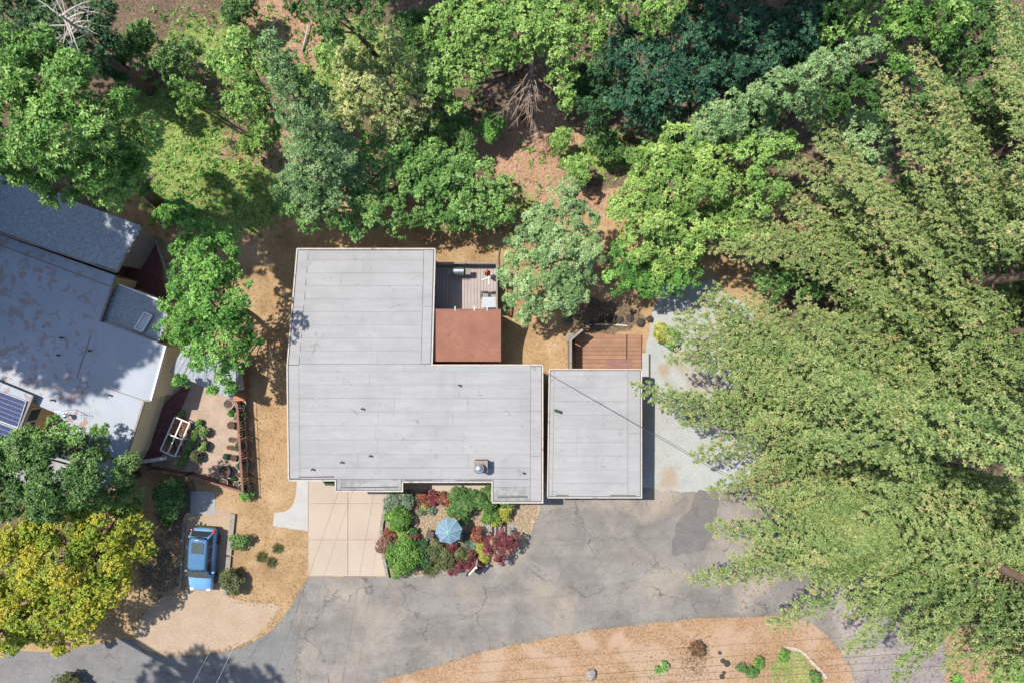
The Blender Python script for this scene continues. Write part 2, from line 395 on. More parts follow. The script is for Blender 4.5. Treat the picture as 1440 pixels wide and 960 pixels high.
def limb(bm, a, b, r0, r1, r, bend=.12, n=5):
    a = Vector(a); b = Vector(b); d = b - a; L = d.length
    off = Vector(r.normal(0, bend * L * .5, 3)); off.z = abs(off.z)
    pts = [a + d * t_ + off * (4 * t_ * (1 - t_)) * .5 for t_ in np.linspace(0, 1, n)]
    tube(bm, pts, [r0 + (r1 - r0) * t_ for t_ in np.linspace(0, 1, n)], 6)
TREES = 0
def tree(name, label, cat, base, lobes, pal, leaf=.30, spacing=.36, K=8, asp=.42, group=None, tr=.18, bark='bark', world_lobes=False, tint0=.45, sub=(.20, .38), dead=None, limbs=True, dens=1.2):
    global TREES; TREES += 1
    r = np.random.default_rng(100 + TREES)
    b = G(*base) if not isinstance(base, Vector) else base
    W = lobes if world_lobes else [(P(x, y, h), rr / S0 * (1 - h / H)) for x, y, rr, h in lobes]
    t0 = thing(name, label, cat, b, group)
    top = max(W, key=lambda q: q[0].z)[0]; lo = min(q[0].z for q in W)
    bm = NB(); cen = sum((q[0] for q in W), Vector()) / len(W)
    z_f = b.z + max(.3, (lo - b.z) * .75); fork = b.lerp(Vector((cen.x, cen.y, z_f)), .55); fork.z = z_f
    tube(bm, [b - Vector((0, 0, .3)), b.lerp(fork, .35) + Vector((.05, .03, .1)), fork], [tr * 1.35, tr, tr * .8], 8)
    limb(bm, fork, top, tr * .75, tr * .25, r, .06)
    if limbs:
        for c, Rr in W: limb(bm, fork.lerp(top, .35 * random.random()), c, tr * .5, tr * .12, r)
    trunk = obj('trunk', bm, M[bark], t0, True)
    V, F, T = clumpy(W, r, spacing * .82, leaf * .74, K + 3, asp, tint0, sub, dens=dens)
    cr = np_obj('crown', V, F, M[pal], t0, T)
    return t0

# ------------------------------------------------------------------ ground
ax = np.unique(np.concatenate([np.linspace(-45, 45, 171), np.linspace(-500, -50, 14), np.linspace(50, 500, 14)]))
X, Y = np.meshgrid(ax, ax, indexing='ij'); Z = terrain(X, Y)
px = 720 + X * S0; py = 480 - Y * S0
cov = np.zeros(X.shape + (4,)); cov[..., 3] = 1
def blob(ch, x, y, rx, ry, wgt):
    cov[..., ch] = np.maximum(cov[..., ch], wgt * np.exp(-(((px - x) / rx) ** 2 + ((py - y) / ry) ** 2) ** 1.5))
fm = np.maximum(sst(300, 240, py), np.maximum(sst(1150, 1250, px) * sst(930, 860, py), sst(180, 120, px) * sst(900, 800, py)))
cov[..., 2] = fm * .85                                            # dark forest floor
for x, y, rx, ry, wgt in ((300, 270, 110, 60, .9), (230, 180, 90, 80, .8), (460, 120, 60, 50, .7), (500, 60, 70, 60, .55), (720, 290, 60, 40, .45), (850, 215, 80, 35, .5), (300, 60, 120, 70, .5), (1120, 930, 35, 28, .9), (385, 790, 25, 40, .25)): blob(0, x, y, rx, ry, wgt)
for x, y, rx, ry, wgt in ((745, 195, 80, 60, 1), (375, 25, 60, 50, .8), (440, 60, 60, 60, .7), (350, 205, 75, 34, 1), (850, 280, 60, 25, .8), (690, 190, 60, 40, .7), (1370, 930, 90, 50, 1), (750, 150, 40, 40, .9), (780, 260, 60, 40, .6)): blob(1, x, y, rx, ry, wgt)
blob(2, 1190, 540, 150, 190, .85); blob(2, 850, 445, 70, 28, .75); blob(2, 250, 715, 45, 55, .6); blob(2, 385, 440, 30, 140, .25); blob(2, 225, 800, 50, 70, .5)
m, t, b = base_mat('ground_cover', .95, .1); k = NT(t); v = k.coord()
at = k.n('ShaderNodeAttribute', attribute_name='cover'); sp = k.n('ShaderNodeSeparateColor'); k.l(at.outputs['Color'], sp.inputs[0])
br_ = k.noise(v, 1.1, 7, .5, .65); fine = k.noise(v, 7, 5, 0, .7)
dry = k.ramp(k.noise(v, .5, 6, .4), [(.3, (.195, .122, .064)), (.5, (.258, .170, .090)), (.72, (.31, .224, .130))])
def layer(col, ch, c1, c2):
    f = k.ramp(k.math('ADD', k.math('MULTIPLY', sp.outputs[ch], 1.25), k.math('MULTIPLY', k.math('SUBTRACT', br_, .5), 1.1)), [(.42, 0.), (.58, 1.)])
    return k.mix(f, col, k.ramp(fine, [(.35, c1), (.65, c2)]))
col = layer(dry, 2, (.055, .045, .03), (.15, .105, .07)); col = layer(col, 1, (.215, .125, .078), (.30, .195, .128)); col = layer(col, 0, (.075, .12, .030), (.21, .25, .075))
col = k.mix(.5, col, k.ramp(fine, [(.3, .22), (.7, .8)]), 'OVERLAY'); k.l(col, b.inputs['Base Color']); k.bump(fine, b, .6, .05); M['ground'] = m
n = len(ax); idx = np.arange(n * n).reshape(n, n)
F = np.stack([idx[:-1, :-1], idx[1:, :-1], idx[1:, 1:], idx[:-1, 1:]], -1).reshape(-1, 4)
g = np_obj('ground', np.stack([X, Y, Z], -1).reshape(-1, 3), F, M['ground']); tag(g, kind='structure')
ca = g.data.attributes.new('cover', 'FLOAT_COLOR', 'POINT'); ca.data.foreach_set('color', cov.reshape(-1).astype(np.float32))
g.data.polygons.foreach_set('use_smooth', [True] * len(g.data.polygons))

# paved and gravelled surfaces, each a few millimetres above the one below
A = [(434, 809), (548, 810), (660, 798), (695, 792), (738, 755), (757, 704), (765, 686), (1000, 684), (1100, 685), (1300, 700), (1320, 1060), (417, 1060), (417, 850)]
sheet('asphalt_driveway', ragged(A, 10, .6, 3), .010, M['asphalt'])
lane = smooth([(-400, 900), (0, 914), (80, 914), (150, 902), (182, 897), (205, 915), (240, 921), (285, 920), (330, 912), (370, 893), (400, 865), (420, 832), (434, 811)], 5, False)
sheet('road', ragged(lane + [(419, 850), (418, 960), (418, 1060), (-400, 1060)], 9, .5, 4), .018, M['road'])
sheet('road', ragged([(1105, 760), (1160, 740), (1330, 700), (1330, 1060), (1222, 1060), (1205, 960), (1186, 900), (1168, 862), (1140, 815)], 10, .8, 5), .018, M['road2'])
sheet('asphalt_patch', ragged([(980, 688), (1012, 688), (1006, 742), (990, 772), (947, 781), (945, 760), (955, 730), (972, 715)], 6, 1.2, 6), .018, M['patch'])
verge = smooth([(500, 975), (540, 955), (600, 940), (700, 911), (800, 891), (900, 878), (1000, 868), (1085, 866), (1130, 871), (1163, 893), (1188, 928), (1203, 962), (1215, 1060)], 6, False)
sheet('dirt_verge', ragged(verge + [(400, 1060)], 8, .9, 8), .028, M['dirt'])
VERGE = verge + [(400, 1060)]
GY = [(930, 400), (1000, 392), (1060, 440), (1080, 560), (1070, 660), (1030, 684), (985, 690), (903, 688), (903, 520), (916, 450)]
sheet('gravel_yard', ragged(GY, 9, 1.3, 9), .016, M['gravel'])
PAD = smooth([(262, 722), (325, 720), (322, 780), (317, 834), (356, 846), (392, 852), (372, 884), (340, 906), (300, 917), (240, 920), (205, 912), (188, 893), (205, 860), (230, 838), (262, 830), (258, 780)], 3)
sheet('parking_pad', ragged(PAD, 8, .8, 10), .012, M['pad'])
sheet('concrete_pad', [(268, 690), (303, 690), (303, 722), (268, 722)], .020, M['concrete_grey'])
BED = [(549, 688), (690, 680), (700, 700), (757, 704), (752, 735), (737, 762), (703, 789), (662, 799), (548, 811), (541, 770), (541, 735)]
sheet('gravel_bed', smooth(BED, 3), .022, M['pebble_bed'])
PATIO = [(243, 528), (338, 545), (347, 692), (190, 652), (200, 638)]
sheet('brick_patio', PATIO, .014, M['brick'])
M['dark_red'] = mottled('dark_red_ground', (.10, .045, .045), (.16, .075, .07), 3, .95, .1, 20, .4)
sheet('dark_red_strip', [(232, 566), (262, 538), (268, 545), (228, 640), (206, 655), (196, 650)], .022, M['dark_red'])  # mottled dark red strip laid over the patio along the ochre wall
sheet('courtyard', [(10, 560), (110, 580), (125, 690), (10, 690)], .012, M['concrete_grey'])
sheet('garden_path', [(675, 737), (726, 737), (722, 755), (678, 753)], .030, M['concrete_grey'])

def slab(parent, poly, z0, z1, mat, name='concrete_slab'):
    bm = NB(); prism(bm, [tuple(P(*q, 0))[:2] for q in poly], z0, z1); return obj(name, bm, M[mat], parent)
# cream driveway in six cast slabs
dv = thing('concrete_driveway', None, None, P(490, 745)); dv['kind'] = 'structure'
xs = [434, 489.3, 551]; 
def right(y): return np.interp(y, [672, 690, 705, 722, 745, 770, 790, 809], [552, 550, 546, 539, 535.5, 537, 541, 544])
for (y0, y1) in ((672, 706.8), (707.4, 757.7), (758.3, 809)):
    slab(dv, [(434, y0), (489, y0), (489, y1), (434, y1)], -.1, .035, 'concrete')
    e = [(right(y), y) for y in np.linspace(y1, y0, 6)]
    slab(dv, [(489.8, y1)] + e + [(489.8, y0)], -.1, .035, 'concrete')
sp_ = thing('side_path', None, None, P(410, 725)); sp_['kind'] = 'structure'
slab(sp_, [(418, 672), (433.4, 672), (433.4, 746), (383.5, 738.5), (386, 720)] + smooth([(386, 720), (402, 718), (412, 708), (416, 694), (418, 672)], 4, False)[1:-1], -.1, .030, 'concrete_white')

# ------------------------------------------------------------------ the flat-roofed house
def strips(parent, rows, x0f, x1f, zf, joints, seed, mat='roof', gap=.30, th=.02):
    """rolled-roofing courses laid between rows, broken at joints; px outlines at roof height"""
    r = random.Random(seed)
    for a, b_ in zip(rows[:-1], rows[1:]):
        xa, xb = x0f((a + b_) / 2), x1f((a + b_) / 2)
        js = [xa] + sorted(xa + (xb - xa) * min(.9, max(.1, (j + 1 + r.uniform(-.4, .4)) / (joints + 1))) for j in range(joints if r.random() > .25 else joints - 1)) + [xb]
        for u, v_ in zip(js[:-1], js[1:]):
            g1 = gap * r.uniform(.25, 1.1); g2 = gap * r.uniform(.2, .8)
            q = [(u + g2 / 2, a + g1 / 2), (v_ - g2 / 2, a + g1 / 2), (v_ - g2 / 2, b_ - g1 / 2), (u + g2 / 2, b_ - g1 / 2)]
            bm = NB(); pts = [P(x, y, zf(y)) for x, y in q]; lift = r.uniform(0, .006)
            prism(bm, [(p.x, p.y, p.z + th + lift) for p in pts], None, 0); 
            for v in bm.verts:
                pass
            obj('roofing_sheet', bm, M[mat], parent)
def roof_slab(parent, poly, zf, th, mat='roof_under', name='roof'):
    bm = NB(); pts = [P(x, y, zf(y)) for x, y in poly]; n = len(pts)
    hi = [bm.verts.new(p) for p in pts]; lo = [bm.verts.new(p - Vector((0, 0, th))) for p in pts]
    for i in range(n): bm.faces.new((lo[i], lo[(i + 1) % n], hi[(i + 1) % n], hi[i]))
    for t_ in tessellate_polygon([[Vector((p.x, p.y, 0)) for p in pts]]):
        bm.faces.new([hi[i] for i in t_]); bm.faces.new([lo[i] for i in reversed(t_)])
    return obj(name, bm, M[mat], parent)
def trim(parent, poly, zf, wd=.09, ht=.24, mat='fascia', name='fascia', up=.05, skip=()):
    pts = [P(x, y, zf(y)) for x, y in poly]; n = len(pts)
    for i in range(n):
        if i in skip: continue
        a, b_ = pts[i], pts[(i + 1) % n]; d = (b_ - a).normalized(); nrm = Vector((d.y, -d.x, 0))
        bm = NB(); dz = Vector((0, 0, up - ht / 2)); s = d * (wd * .5 - .003 * (i % 2))
        beam(bm, a + dz + d * (.004 + .05 * (i % 2)), b_ + dz - d * (.004 - .05 * (i % 2)), wd, ht); obj(name, bm, M[mat], parent)
def walls(parent, poly, zf, z0, ins, mat, name='wall', tk=.2, skip=()):
    """wall panels under the eaves, each its own part"""
    pts = [P(x, y, zf(y)) for x, y in poly]; n = len(pts); area = sum(pts[i].x * pts[(i + 1) % n].y - pts[(i + 1) % n].x * pts[i].y for i in range(n)); sg = 1 if area > 0 else -1
    ins_pts = []
    for i in range(n):
        d0 = (pts[i] - pts[i - 1]); d1 = (pts[(i + 1) % n] - pts[i]); d0.z = d1.z = 0; d0.normalize(); d1.normalize()
        n0 = Vector((-d0.y, d0.x, 0)) * sg; n1 = Vector((-d1.y, d1.x, 0)) * sg; c = n0.dot(n1)
        ins_pts.append(pts[i] + (n0 + n1) * (ins / max(.3, 1 + c)))
    for i in range(n):
        if i in skip: continue
        a, b_ = ins_pts[i], ins_pts[(i + 1) % n]; d = (b_ - a); d.z = 0; d.normalize(); e = d * (tk / 2 - .003)
        bm = NB(); q = Vector((-d.y, d.x, 0)) * tk / 2
        za, zb = a.z - .22, b_.z - .22
        prism(bm, [(*(a - q + e).xy, za), (*(b_ - q + e).xy, zb), (*(b_ + q + e).xy, zb), (*(a + q + e).xy, za)], z0, 0)
        obj(name, bm, M[mat], parent)
    return ins_pts
def wall_opening(parent, a, b_, u, zc, wd, ht, out, name='window', glass='glass', frame='white'):
    """framed opening set on a wall running a->b, at fraction u"""
    d = (b_ - a); d.z = 0; d.normalize(); c = a.lerp(b_, u); c.z = zc; q = Vector(out) * .12; Mx = Matrix((d, Vector(out), Vector((0, 0, 1)))).transposed()
    bm = NB()
    for dx in (-.5, .5): box(bm, c + q + d * wd * dx, (.07, .06, ht + .07), M=Mx)
    for dz in (-.5, .5): box(bm, c + q + Vector((0, 0, ht * dz)), (wd - .08, .06, .07), M=Mx)
    f = obj(name, bm, M[frame], parent); bm = NB(); box(bm, c + q * .9, (wd - .06, .03, ht - .06), M=Mx); obj('pane', bm, M[glass], f)

ZR = 3.35
zf = lambda y: float(np.interp(y, [340, 513, 710], [2.95, ZR, ZR - .15]))
house = thing('house', 'large grey flat-roofed house with L-shaped rolled roofing and round chimney cowl', 'house', P(560, 600))
HP = [(418, 350), (612, 350), (607.5, 513), (763, 513), (763, 706), (692, 706), (692, 677), (566, 677), (566, 690), (472, 690), (472, 675), (406, 675), (404, 515)]
roof = roof_slab(house, HP, zf, .2)
trim(house, HP, zf)
IP = walls(house, HP, zf, -2, .45, 'wall_grey')
up_ = lambda y: zf(y)
# borders first, courses inside them
def vstrip(parent, x0, x1, y0, y1, zf, n, mat='roof'):
    ys = np.linspace(y0, y1, n + 1)
    for a, b_ in zip(ys[:-1], ys[1:]):
        f0 = lambda x, y: x(y) if callable(x) else x
        bm = NB(); pts = [P(f0(x0, y), y, zf(y)) for x, y in ()] if False else [P(f0(x0, a + .2), a + .2, zf(a)), P(f0(x1, a + .2), a + .2, zf(a)), P(f0(x1, b_ - .2), b_ - .2, zf(b_)), P(f0(x0, b_ - .2), b_ - .2, zf(b_))]
        prism(bm, [(p.x, p.y, p.z + .024) for p in pts], None, 0); obj('roofing_sheet', bm, M[mat], parent)
xl = lambda y: float(np.interp(y, [350, 515, 675], [418, 404, 406])) + 2
vstrip(roof, xl, lambda y: xl(y) + 14, 352, 512.6, zf, 2); vstrip(roof, xl, lambda y: xl(y) + 14, 513.4, 672, zf, 2)
vstrip(roof, lambda y: 596.5 - (y - 350) * .025, lambda y: 609.5 - (y - 350) * .027, 352, 511, zf, 2)
vstrip(roof, 746, 761, 515, 704, zf, 3)
strips(roof, [352.5, 366, 384, 402, 420.5, 438.5, 457, 475.5, 493, 511.5], lambda y: xl(y) + 14.3, lambda y: 596 - (y - 350) * .025, zf, 1, 1)
strips(roof, [511.8, 522, 540.5, 559.5, 578.5, 598, 618, 638, 657], lambda y: xl(y) + 14.3, lambda y: 745.6, zf, 2, 2)
strips(roof, [657.3, 672.8], lambda y: xl(y) + 14.3, lambda y: 745.6, zf, 4, 3)
strips(roof, [673.2, 679.5, 688], lambda y: 474, lambda y: 564, zf, 1, 4, 'roof_edge')
strips(roof, [673.2, 675.6], lambda y: 564.5, lambda y: 693.5, zf, 2, 5, 'roof_edge')
strips(roof, [673.2, 684], lambda y: 694, lambda y: 745.6, zf, 1, 6)
strips(roof, [684.2, 696, 704], lambda y: 694, lambda y: 745.6, zf, 1, 7, 'roof_edge')
# long grimy lap that the weather has lifted, near the front eaves
for x0, x1, y, hh in ((420, 470, 671.2, 2.4), (570, 607, 675.2, 1.6), (640, 692, 675.3, 1.4), (700, 742, 699.5, 3.2), (480, 560, 685.8, 2.6)):
    bm = NB(); pts = [P(x0, y, zf(y)), P(x1, y - .4, zf(y)), P(x1, y - hh, zf(y)), P(x0, y - hh * .7, zf(y))]
    prism(bm, [(p.x, p.y, p.z + .034) for p in pts], None, 0); obj('weathered_lap', bm, M['rust'] if False else M['roof_under'], roof)
# chimney with its ball cowl
c = P(677, 652, zf(652)); bm = NB(); box(bm, c + Vector((0, 0, .4)), (.80, .66, .8)); ch = obj('chimney', bm, M['rust'], roof)
bm = NB(); box(bm, c + Vector((0, 0, .83)), (.92, .78, .06)); obj('chimney_flashing', bm, M['timber_grey'], ch)
bm = NB(); lathe(bm, c + Vector((-.1, -.08, .86)), [(.16, 0), (.16, .14), (.28, .2), (.34, .32), (.33, .45), (.24, .57), (.08, .63), (.02, .64)], 18); obj('chimney_cowl', bm, M['steel'], ch, True)
for x, y in ((510, 574), (481, 649), (440, 659), (736, 664), (646, 541), (521, 640)):
    c = P(x, y, zf(y) + .02); bm = NB(); lathe(bm, c, [(.05, 0), (.05, .22), (.075, .23), (.075, .28), (.01, .29)], 8); obj('vent_pipe', bm, M['dark'], roof)
# front: garage-style door, picture window and entrance in the recess
def yq(i): return IP[i], IP[(i + 1) % len(IP)]
a, b_ = yq(8); wall_opening(house, a, b_, .5, 1.05, 4.0, 2.1, (0, -1, 0), 'garage_door', 'white', 'fascia')
a, b_ = yq(6); wall_opening(house, a, b_, .25, 1.5, 2.0, 1.3, (0, -1, 0)); wall_opening(house, a, b_, .8, 1.02, 1.0, 2.04, (0, -1, 0), 'door', 'timber_red')
a, b_ = yq(4); wall_opening(house, a, b_, .5, 1.6, 1.6, 1.2, (0, -1, 0))
a, b_ = yq(0); wall_opening(house, a, b_, .3, 1.3, 2.0, 1.2, (0, 1, 0)); wall_opening(house, a, b_, .7, 1.3, 1.6, 1.2, (0, 1, 0))
a, b_ = yq(1); wall_opening(house, a, b_, .35, .8, 2.2, 2.1, (1, 0, 0), 'patio_door')
a, b_ = yq(11); wall_opening(house, a, b_, .4, 1.6, 1.6, 1.2, (-1, 0, 0)); wall_opening(house, a, b_, .8, 1.6, 1.2, 1.0, (-1, 0, 0))
# red-brown roofed room at the back
za = lambda y: 3.05
AP = [(610.5, 435), (704, 435), (704, 508), (608.5, 508)]
ar = roof_slab(house, AP, za, .16, 'brown_roof', 'annex_roof')
trim(house, AP, za, .05, .14, 'timber_red', 'annex_fascia', .02, (2, 3))
walls(house, AP, za, -2, .25, 'wall_grey', 'annex_wall', .16, (2, 3))
for x in (640, 667, 685):
    bm = NB(); a = P(x, 435, 3.05); box(bm, a + Vector((0, .05, .03)), (.05, .3, .06)); obj('gutter_strap', bm, M['white'], ar)
# porch step and low planter wall in the recess
st = thing('porch', 'pale concrete porch slab in the shaded front recess of the grey house', 'porch', P(640, 688))
bm = NB(); prism(bm, [tuple(P(*q).xy) for q in ((608, 668), (690, 668), (690, 689), (608, 689))], -.1, .16); obj('porch_slab', bm, M['concrete'], st)
bm = NB(); prism(bm, [tuple(P(*q).xy) for q in ((598, 690), (611.5, 690), (611.5, 694), (598, 694))], -.1, .1); obj('step', bm, M['timber_grey'], st)
bm = NB(); box(bm, P(466, 678.5, .9) + Vector((0, 0, 0)), (.8, .26, .5)); d = obj('meter_box', bm, M['dark'], None, False, P(466, 678.5, .6)); 
bm = NB(); box(bm, P(466, 678.5, .32), (.7, .22, .6)); obj('stand', bm, M['dark'], d)
tag(d, 'small dark utility box against the front wall at the edge of the cream driveway', 'utility box')

# ------------------------------------------------------------------ the garage beside it
zg = lambda y: float(np.interp(y, [515, 700], [3.05, 2.9]))
gar = thing('garage', 'detached rectangular garage with pale grey flat roof right of the house', 'garage', P(836, 610))
GP = [(772.5, 519), (902, 519), (902, 699), (770, 699)]
gr = roof_slab(gar, GP, zg, .2); trim(gar, GP, zg, .08, .22)
GI = walls(gar, GP, zg, -.2, .3, 'wall_grey')
gl = lambda y: 772.5 - (y - 519) * .014 + 1.8
vstrip(gr, gl, lambda y: gl(y) + 5, 521, 697, zg, 2); vstrip(gr, 883, 900, 521, 697, zg, 2)
strips(gr, [521, 529, 544.5, 564, 583.5, 602.5, 621.5, 640.5, 660, 679, 697], lambda y: gl(y) + 5.3, lambda y: 882.6, zg, 1, 12)
wall_opening(gar, GI[2], GI[3], .5, 1.1, 4.8, 2.2, (0, -1, 0), 'garage_door', 'white', 'fascia')
for x, y in ((781, 576), (785.5, 577.5)):
    bm = NB(); lathe(bm, P(x, y, zg(y) + .02), [(.07, 0), (.07, .3), (.11, .31), (.11, .38), (.02, .4)], 10); obj('vent_pipe', bm, M['dark'], gr)
for x0, x1 in ((782, 800), (858, 894)):
    bm = NB(); pts = [P(x0, 696.6, zg(697)), P(x1, 696.6, zg(697)), P(x1, 695.2, zg(697)), P(x0, 694.8, zg(697))]
    prism(bm, [(p.x, p.y, p.z + .034) for p in pts], None, 0); obj('weathered_lap', bm, M['roof_under'], gr)

# ------------------------------------------------------------------ decks
def deck(label, x0, x1, y0, y1, top, n, vertical, mat, ground, group=None, splits=None, gap=.35):
    c = G((x0 + x1) / 2, (y0 + y1) / 2); d = thing('deck', label, 'deck', c, group)
    es = np.linspace(x0, x1, n + 1) if vertical else np.linspace(y0, y1, n + 1)
    for a, b_ in zip(es[:-1], es[1:]):
        segs = splits or [(y0, y1) if vertical else (x0, x1)]
        for s0, s1 in segs:
            q = [(a + gap / 2, s0), (b_ - gap / 2, s0), (b_ - gap / 2, s1), (a + gap / 2, s1)] if vertical else [(s0, a + gap / 2), (s1, a + gap / 2), (s1, b_ - gap / 2), (s0, b_ - gap / 2)]
            bm = NB(); prism(bm, [tuple(P(*w_, top).xy) for w_ in q], top - .035, top + random.uniform(0, .006)); obj('plank', bm, M[mat], d)
    bm = NB(); prism(bm, [tuple(P(*w_, top).xy) for w_ in ((x0, y0), (x1, y0), (x1, y1), (x0, y1))], top - .22, top - .05); obj('deck_frame', bm, M['timber_dark'], d)
    for x in (x0 + 3, x1 - 3):
        for y in (y0 + 3, y1 - 3):
            p = P(x, y, top); bm = NB(); box(bm, (p.x, p.y, (top - .2 + ground - .3) / 2), (.14, .14, top - .2 - ground + .3)); obj('post', bm, M['timber_dark'], d)
    return d
DT = -.15
dk = deck('mauve plank deck with barbecue behind the red-brown roofed room', 613, 698, 376, 436, DT, 19, True, 'deck_pink', -1.5)
# railing along the far edge and down the right side
for nm, a, b_, cnt in (('n', (613, 372), (699, 372), 34), ('e', (699, 372), (699, 434), 22)):
    A0, B0 = P(*a, DT), P(*b_, DT)
    for z, wd in ((.98, .12), (.12, .06)):
        bm = NB(); beam(bm, A0 + Vector((0, .001 if nm == 'n' else 0, z)), B0 + Vector((0, 0, z)), wd, .05); obj('rail', bm, M['timber_grey'], dk)
    for i in range(cnt + 1):
        bm = NB(); q = A0.lerp(B0, (i + .5) / (cnt + 1)); box(bm, q + Vector((0, 0, .55)), (.045, .045, .82)); obj('baluster', bm, M['timber_grey'], dk)
for q in ((613.5, 372), (656, 372), (699, 372), (699, 434)):
    bm = NB(); p = P(*q, DT); box(bm, p + Vector((0, 0, .35)), (.11, .11, 1.36)); obj('post', bm, M['timber_grey'], dk)
# lower strip of open joists between deck and railing
bm = NB(); prism(bm, [tuple(P(*q, DT).xy) for q in ((613, 371), (699, 371), (699, 375.6), (613, 375.6))], DT - .2, DT - .06); obj('edge_board', bm, M['timber_grey'], dk)

p = P(646, 383, DT); bq = thing('barbecue', 'stainless steel barbecue with closed lid at the deck railing', 'barbecue', p)
bm = NB(); box(bm, p + Vector((0, 0, .45)), (.85, .5, .7)); obj('cabinet', bm, M['dark'], bq)
bm = NB()
for i in range(8):
    a0, a1 = math.pi * i / 8, math.pi * (i + 1) / 8
    for x in (-.38, .38): pass
n = 9; ra = [[bm.verts.new(p + Vector((x, -.26 * math.cos(math.pi * i / (n - 1)), .82 + .26 * math.sin(math.pi * i / (n - 1))))) for i in range(n)] for x in (-.39, .39)]
for i in range(n - 1): bm.faces.new((ra[0][i], ra[0][i + 1], ra[1][i + 1], ra[1][i]))
bm.faces.new(ra[0]); bm.faces.new(ra[1][::-1]); obj('lid', bm, M['steel'], bq)
bm = NB(); beam(bm, p + Vector((-.3, -.31, .92)), p + Vector((.3, -.31, .92)), .03, .03); obj('handle', bm, M['dark'], bq)
for sx_ in (-1, 1):
    bm = NB(); box(bm, p + Vector((sx_ * .66, -.02, .8)), (.4, .44, .04)); obj('side_shelf', bm, M['timber_grey'], bq)
for sx_ in (-1, 1):
    for sy in (-1, 1):
        bm = NB(); box(bm, p + Vector((sx_ * .38, sy * .2, .05)), (.07, .07, .1)); obj('caster', bm, M['dark'], bq)
p = P(686, 386, DT); fu = thing('folded_umbrella', 'folded red patio umbrella standing in the deck corner', 'umbrella', p)
bm = NB(); tube(bm, [p, p + Vector((0, 0, 2.2))], .025, 8); obj('pole', bm, M['white'], fu)
bm = NB(); n = 12; prof = [(.05, .75), (.20, .85), (.17, 1.5), (.09, 2.0), (.02, 2.15)]; rings = []
for r_, z in prof: rings.append([bm.verts.new(p + Vector((r_ * (1 + .25 * (k_ % 2)) * math.cos(6.283 * k_ / n), r_ * (1 + .25 * (k_ % 2)) * math.sin(6.283 * k_ / n), z))) for k_ in range(n)])
for i in range(len(rings) - 1):
    for k_ in range(n): bm.faces.new((rings[i][k_], rings[i][(k_ + 1) % n], rings[i + 1][(k_ + 1) % n], rings[i + 1][k_]))
bm.faces.new(rings[0]); bm.faces.new(rings[-1]); obj('folded_canopy', bm, M['red'], fu)
bm = NB()
beam(bm, p + Vector((-.45, -.42, .04)), p + Vector((.45, -.1, .04)), .07, .05); beam(bm, p + Vector((.05, .1, .055)), p + Vector((.1, -.75, .055)), .07, .05); obj('cross_base', bm, M['white'], fu)
p = P(688, 426, DT); tb = thing('patio_table', 'pale grey patio table on the deck beside the red-brown roof', 'table', p)
bm = NB(); box(bm, p + Vector((0, 0, .72)), (1.0, .75, .04)); obj('tabletop', bm, M['table'], tb)
for sx_ in (-.42, .42):
    for sy in (-.3, .3):
        bm = NB(); box(bm, p + Vector((sx_, sy, .35)), (.05, .05, .7)); obj('leg', bm, M['dark'], tb)
def chair(x, y, z, rz, label, mat, fr, group):
    p = P(x, y, z); t0 = thing('patio_chair', label, 'chair', p, group); Rm = Matrix.Rotation(rz, 3, 'Z'); T = lambda v: p + Rm @ Vector(v)
    bm = NB(); box(bm, T((0, 0, .43)), (.5, .5, .05), rz); obj('seat', bm, M[mat], t0)
    bm = NB(); box(bm, T((0, -.29, .7)), (.5, .05, .5), rz); obj('backrest', bm, M[mat], t0)
    for sx_ in (-.24, .24):
        for sy in (-.24, .24):
            bm = NB(); box(bm, T((sx_, sy, .2)), (.04, .04, .4), rz); obj('leg', bm, M[fr], t0)
        bm = NB(); box(bm, T((sx_ * 1.12, 0, .62)), (.045, .5, .035), rz); obj('armrest', bm, M[fr], t0)
chair(682, 416, DT, math.pi, 'dark framed patio chair at the far side of the pale deck table, left one', 'timber_grey', 'dark', 'chairs on the rear deck')
chair(694, 416.5, DT, math.pi + .15, 'dark framed patio chair at the far side of the pale deck table, beside the railing', 'timber_grey', 'dark', 'chairs on the rear deck')

d2 = deck('cedar plank deck behind the garage with a brown mat', 809, 902, 470, 522, .14, 9, False, 'deck_red', -1.3, None, [(809, 880.6), (881.6, 902)])
bm = NB(); prism(bm, [tuple(P(*q, 0).xy) for q in ((853, 505), (888, 505.5), (888, 517.5), (853, 517.5))], .148, .148 + .02); tag(obj('doormat', bm, M['mat'], None, False, P(870, 511, .148)), 'brown double mat on the cedar deck by the garage wall', 'mat')
bm = NB(); prism(bm, [tuple(P(*q, 0).xy) for q in ((880.7, 470), (881.5, 470), (881.5, 503), (880.7, 503))], .13, .18); obj('joint_strip', bm, M['timber_dark'], d2)
sc_ = thing('privacy_screen', 'weathered grey wood screen with slanted end left of the cedar deck', 'screen', G(804, 495))
def board_run(parent, a, b_, zb, zt, n, mat, name='board', th=.05):
    A0, B0 = P(*a, zt), P(*b_, zt); d = (B0 - A0) / n
    for i in range(n):
        q0, q1 = A0 + d * (i + .06), A0 + d * (i + .94); m_ = (q0 + q1) / 2
        bm = NB(); beam(bm, Vector((q0.x, q0.y, (zb + zt) / 2)), Vector((q1.x, q1.y, (zb + zt) / 2)), th, zt - zb); obj(name, bm, M[mat], parent)
board_run(sc_, (802, 519), (802, 478), -1.5, 2.0, 12, 'timber_grey'); board_run(sc_, (803, 477), (819, 463), -1.5, 2.0, 6, 'timber_grey')
bm = NB(); beam(bm, P(802.5, 519.5, 2.03), P(802.5, 477, 2.03), .16, .05); obj('cap_rail', bm, M['timber_grey'], sc_)
bm = NB(); beam(bm, P(803, 477, 2.04), P(819.5, 463, 2.04), .16, .05); obj('cap_rail', bm, M['timber_grey'], sc_)
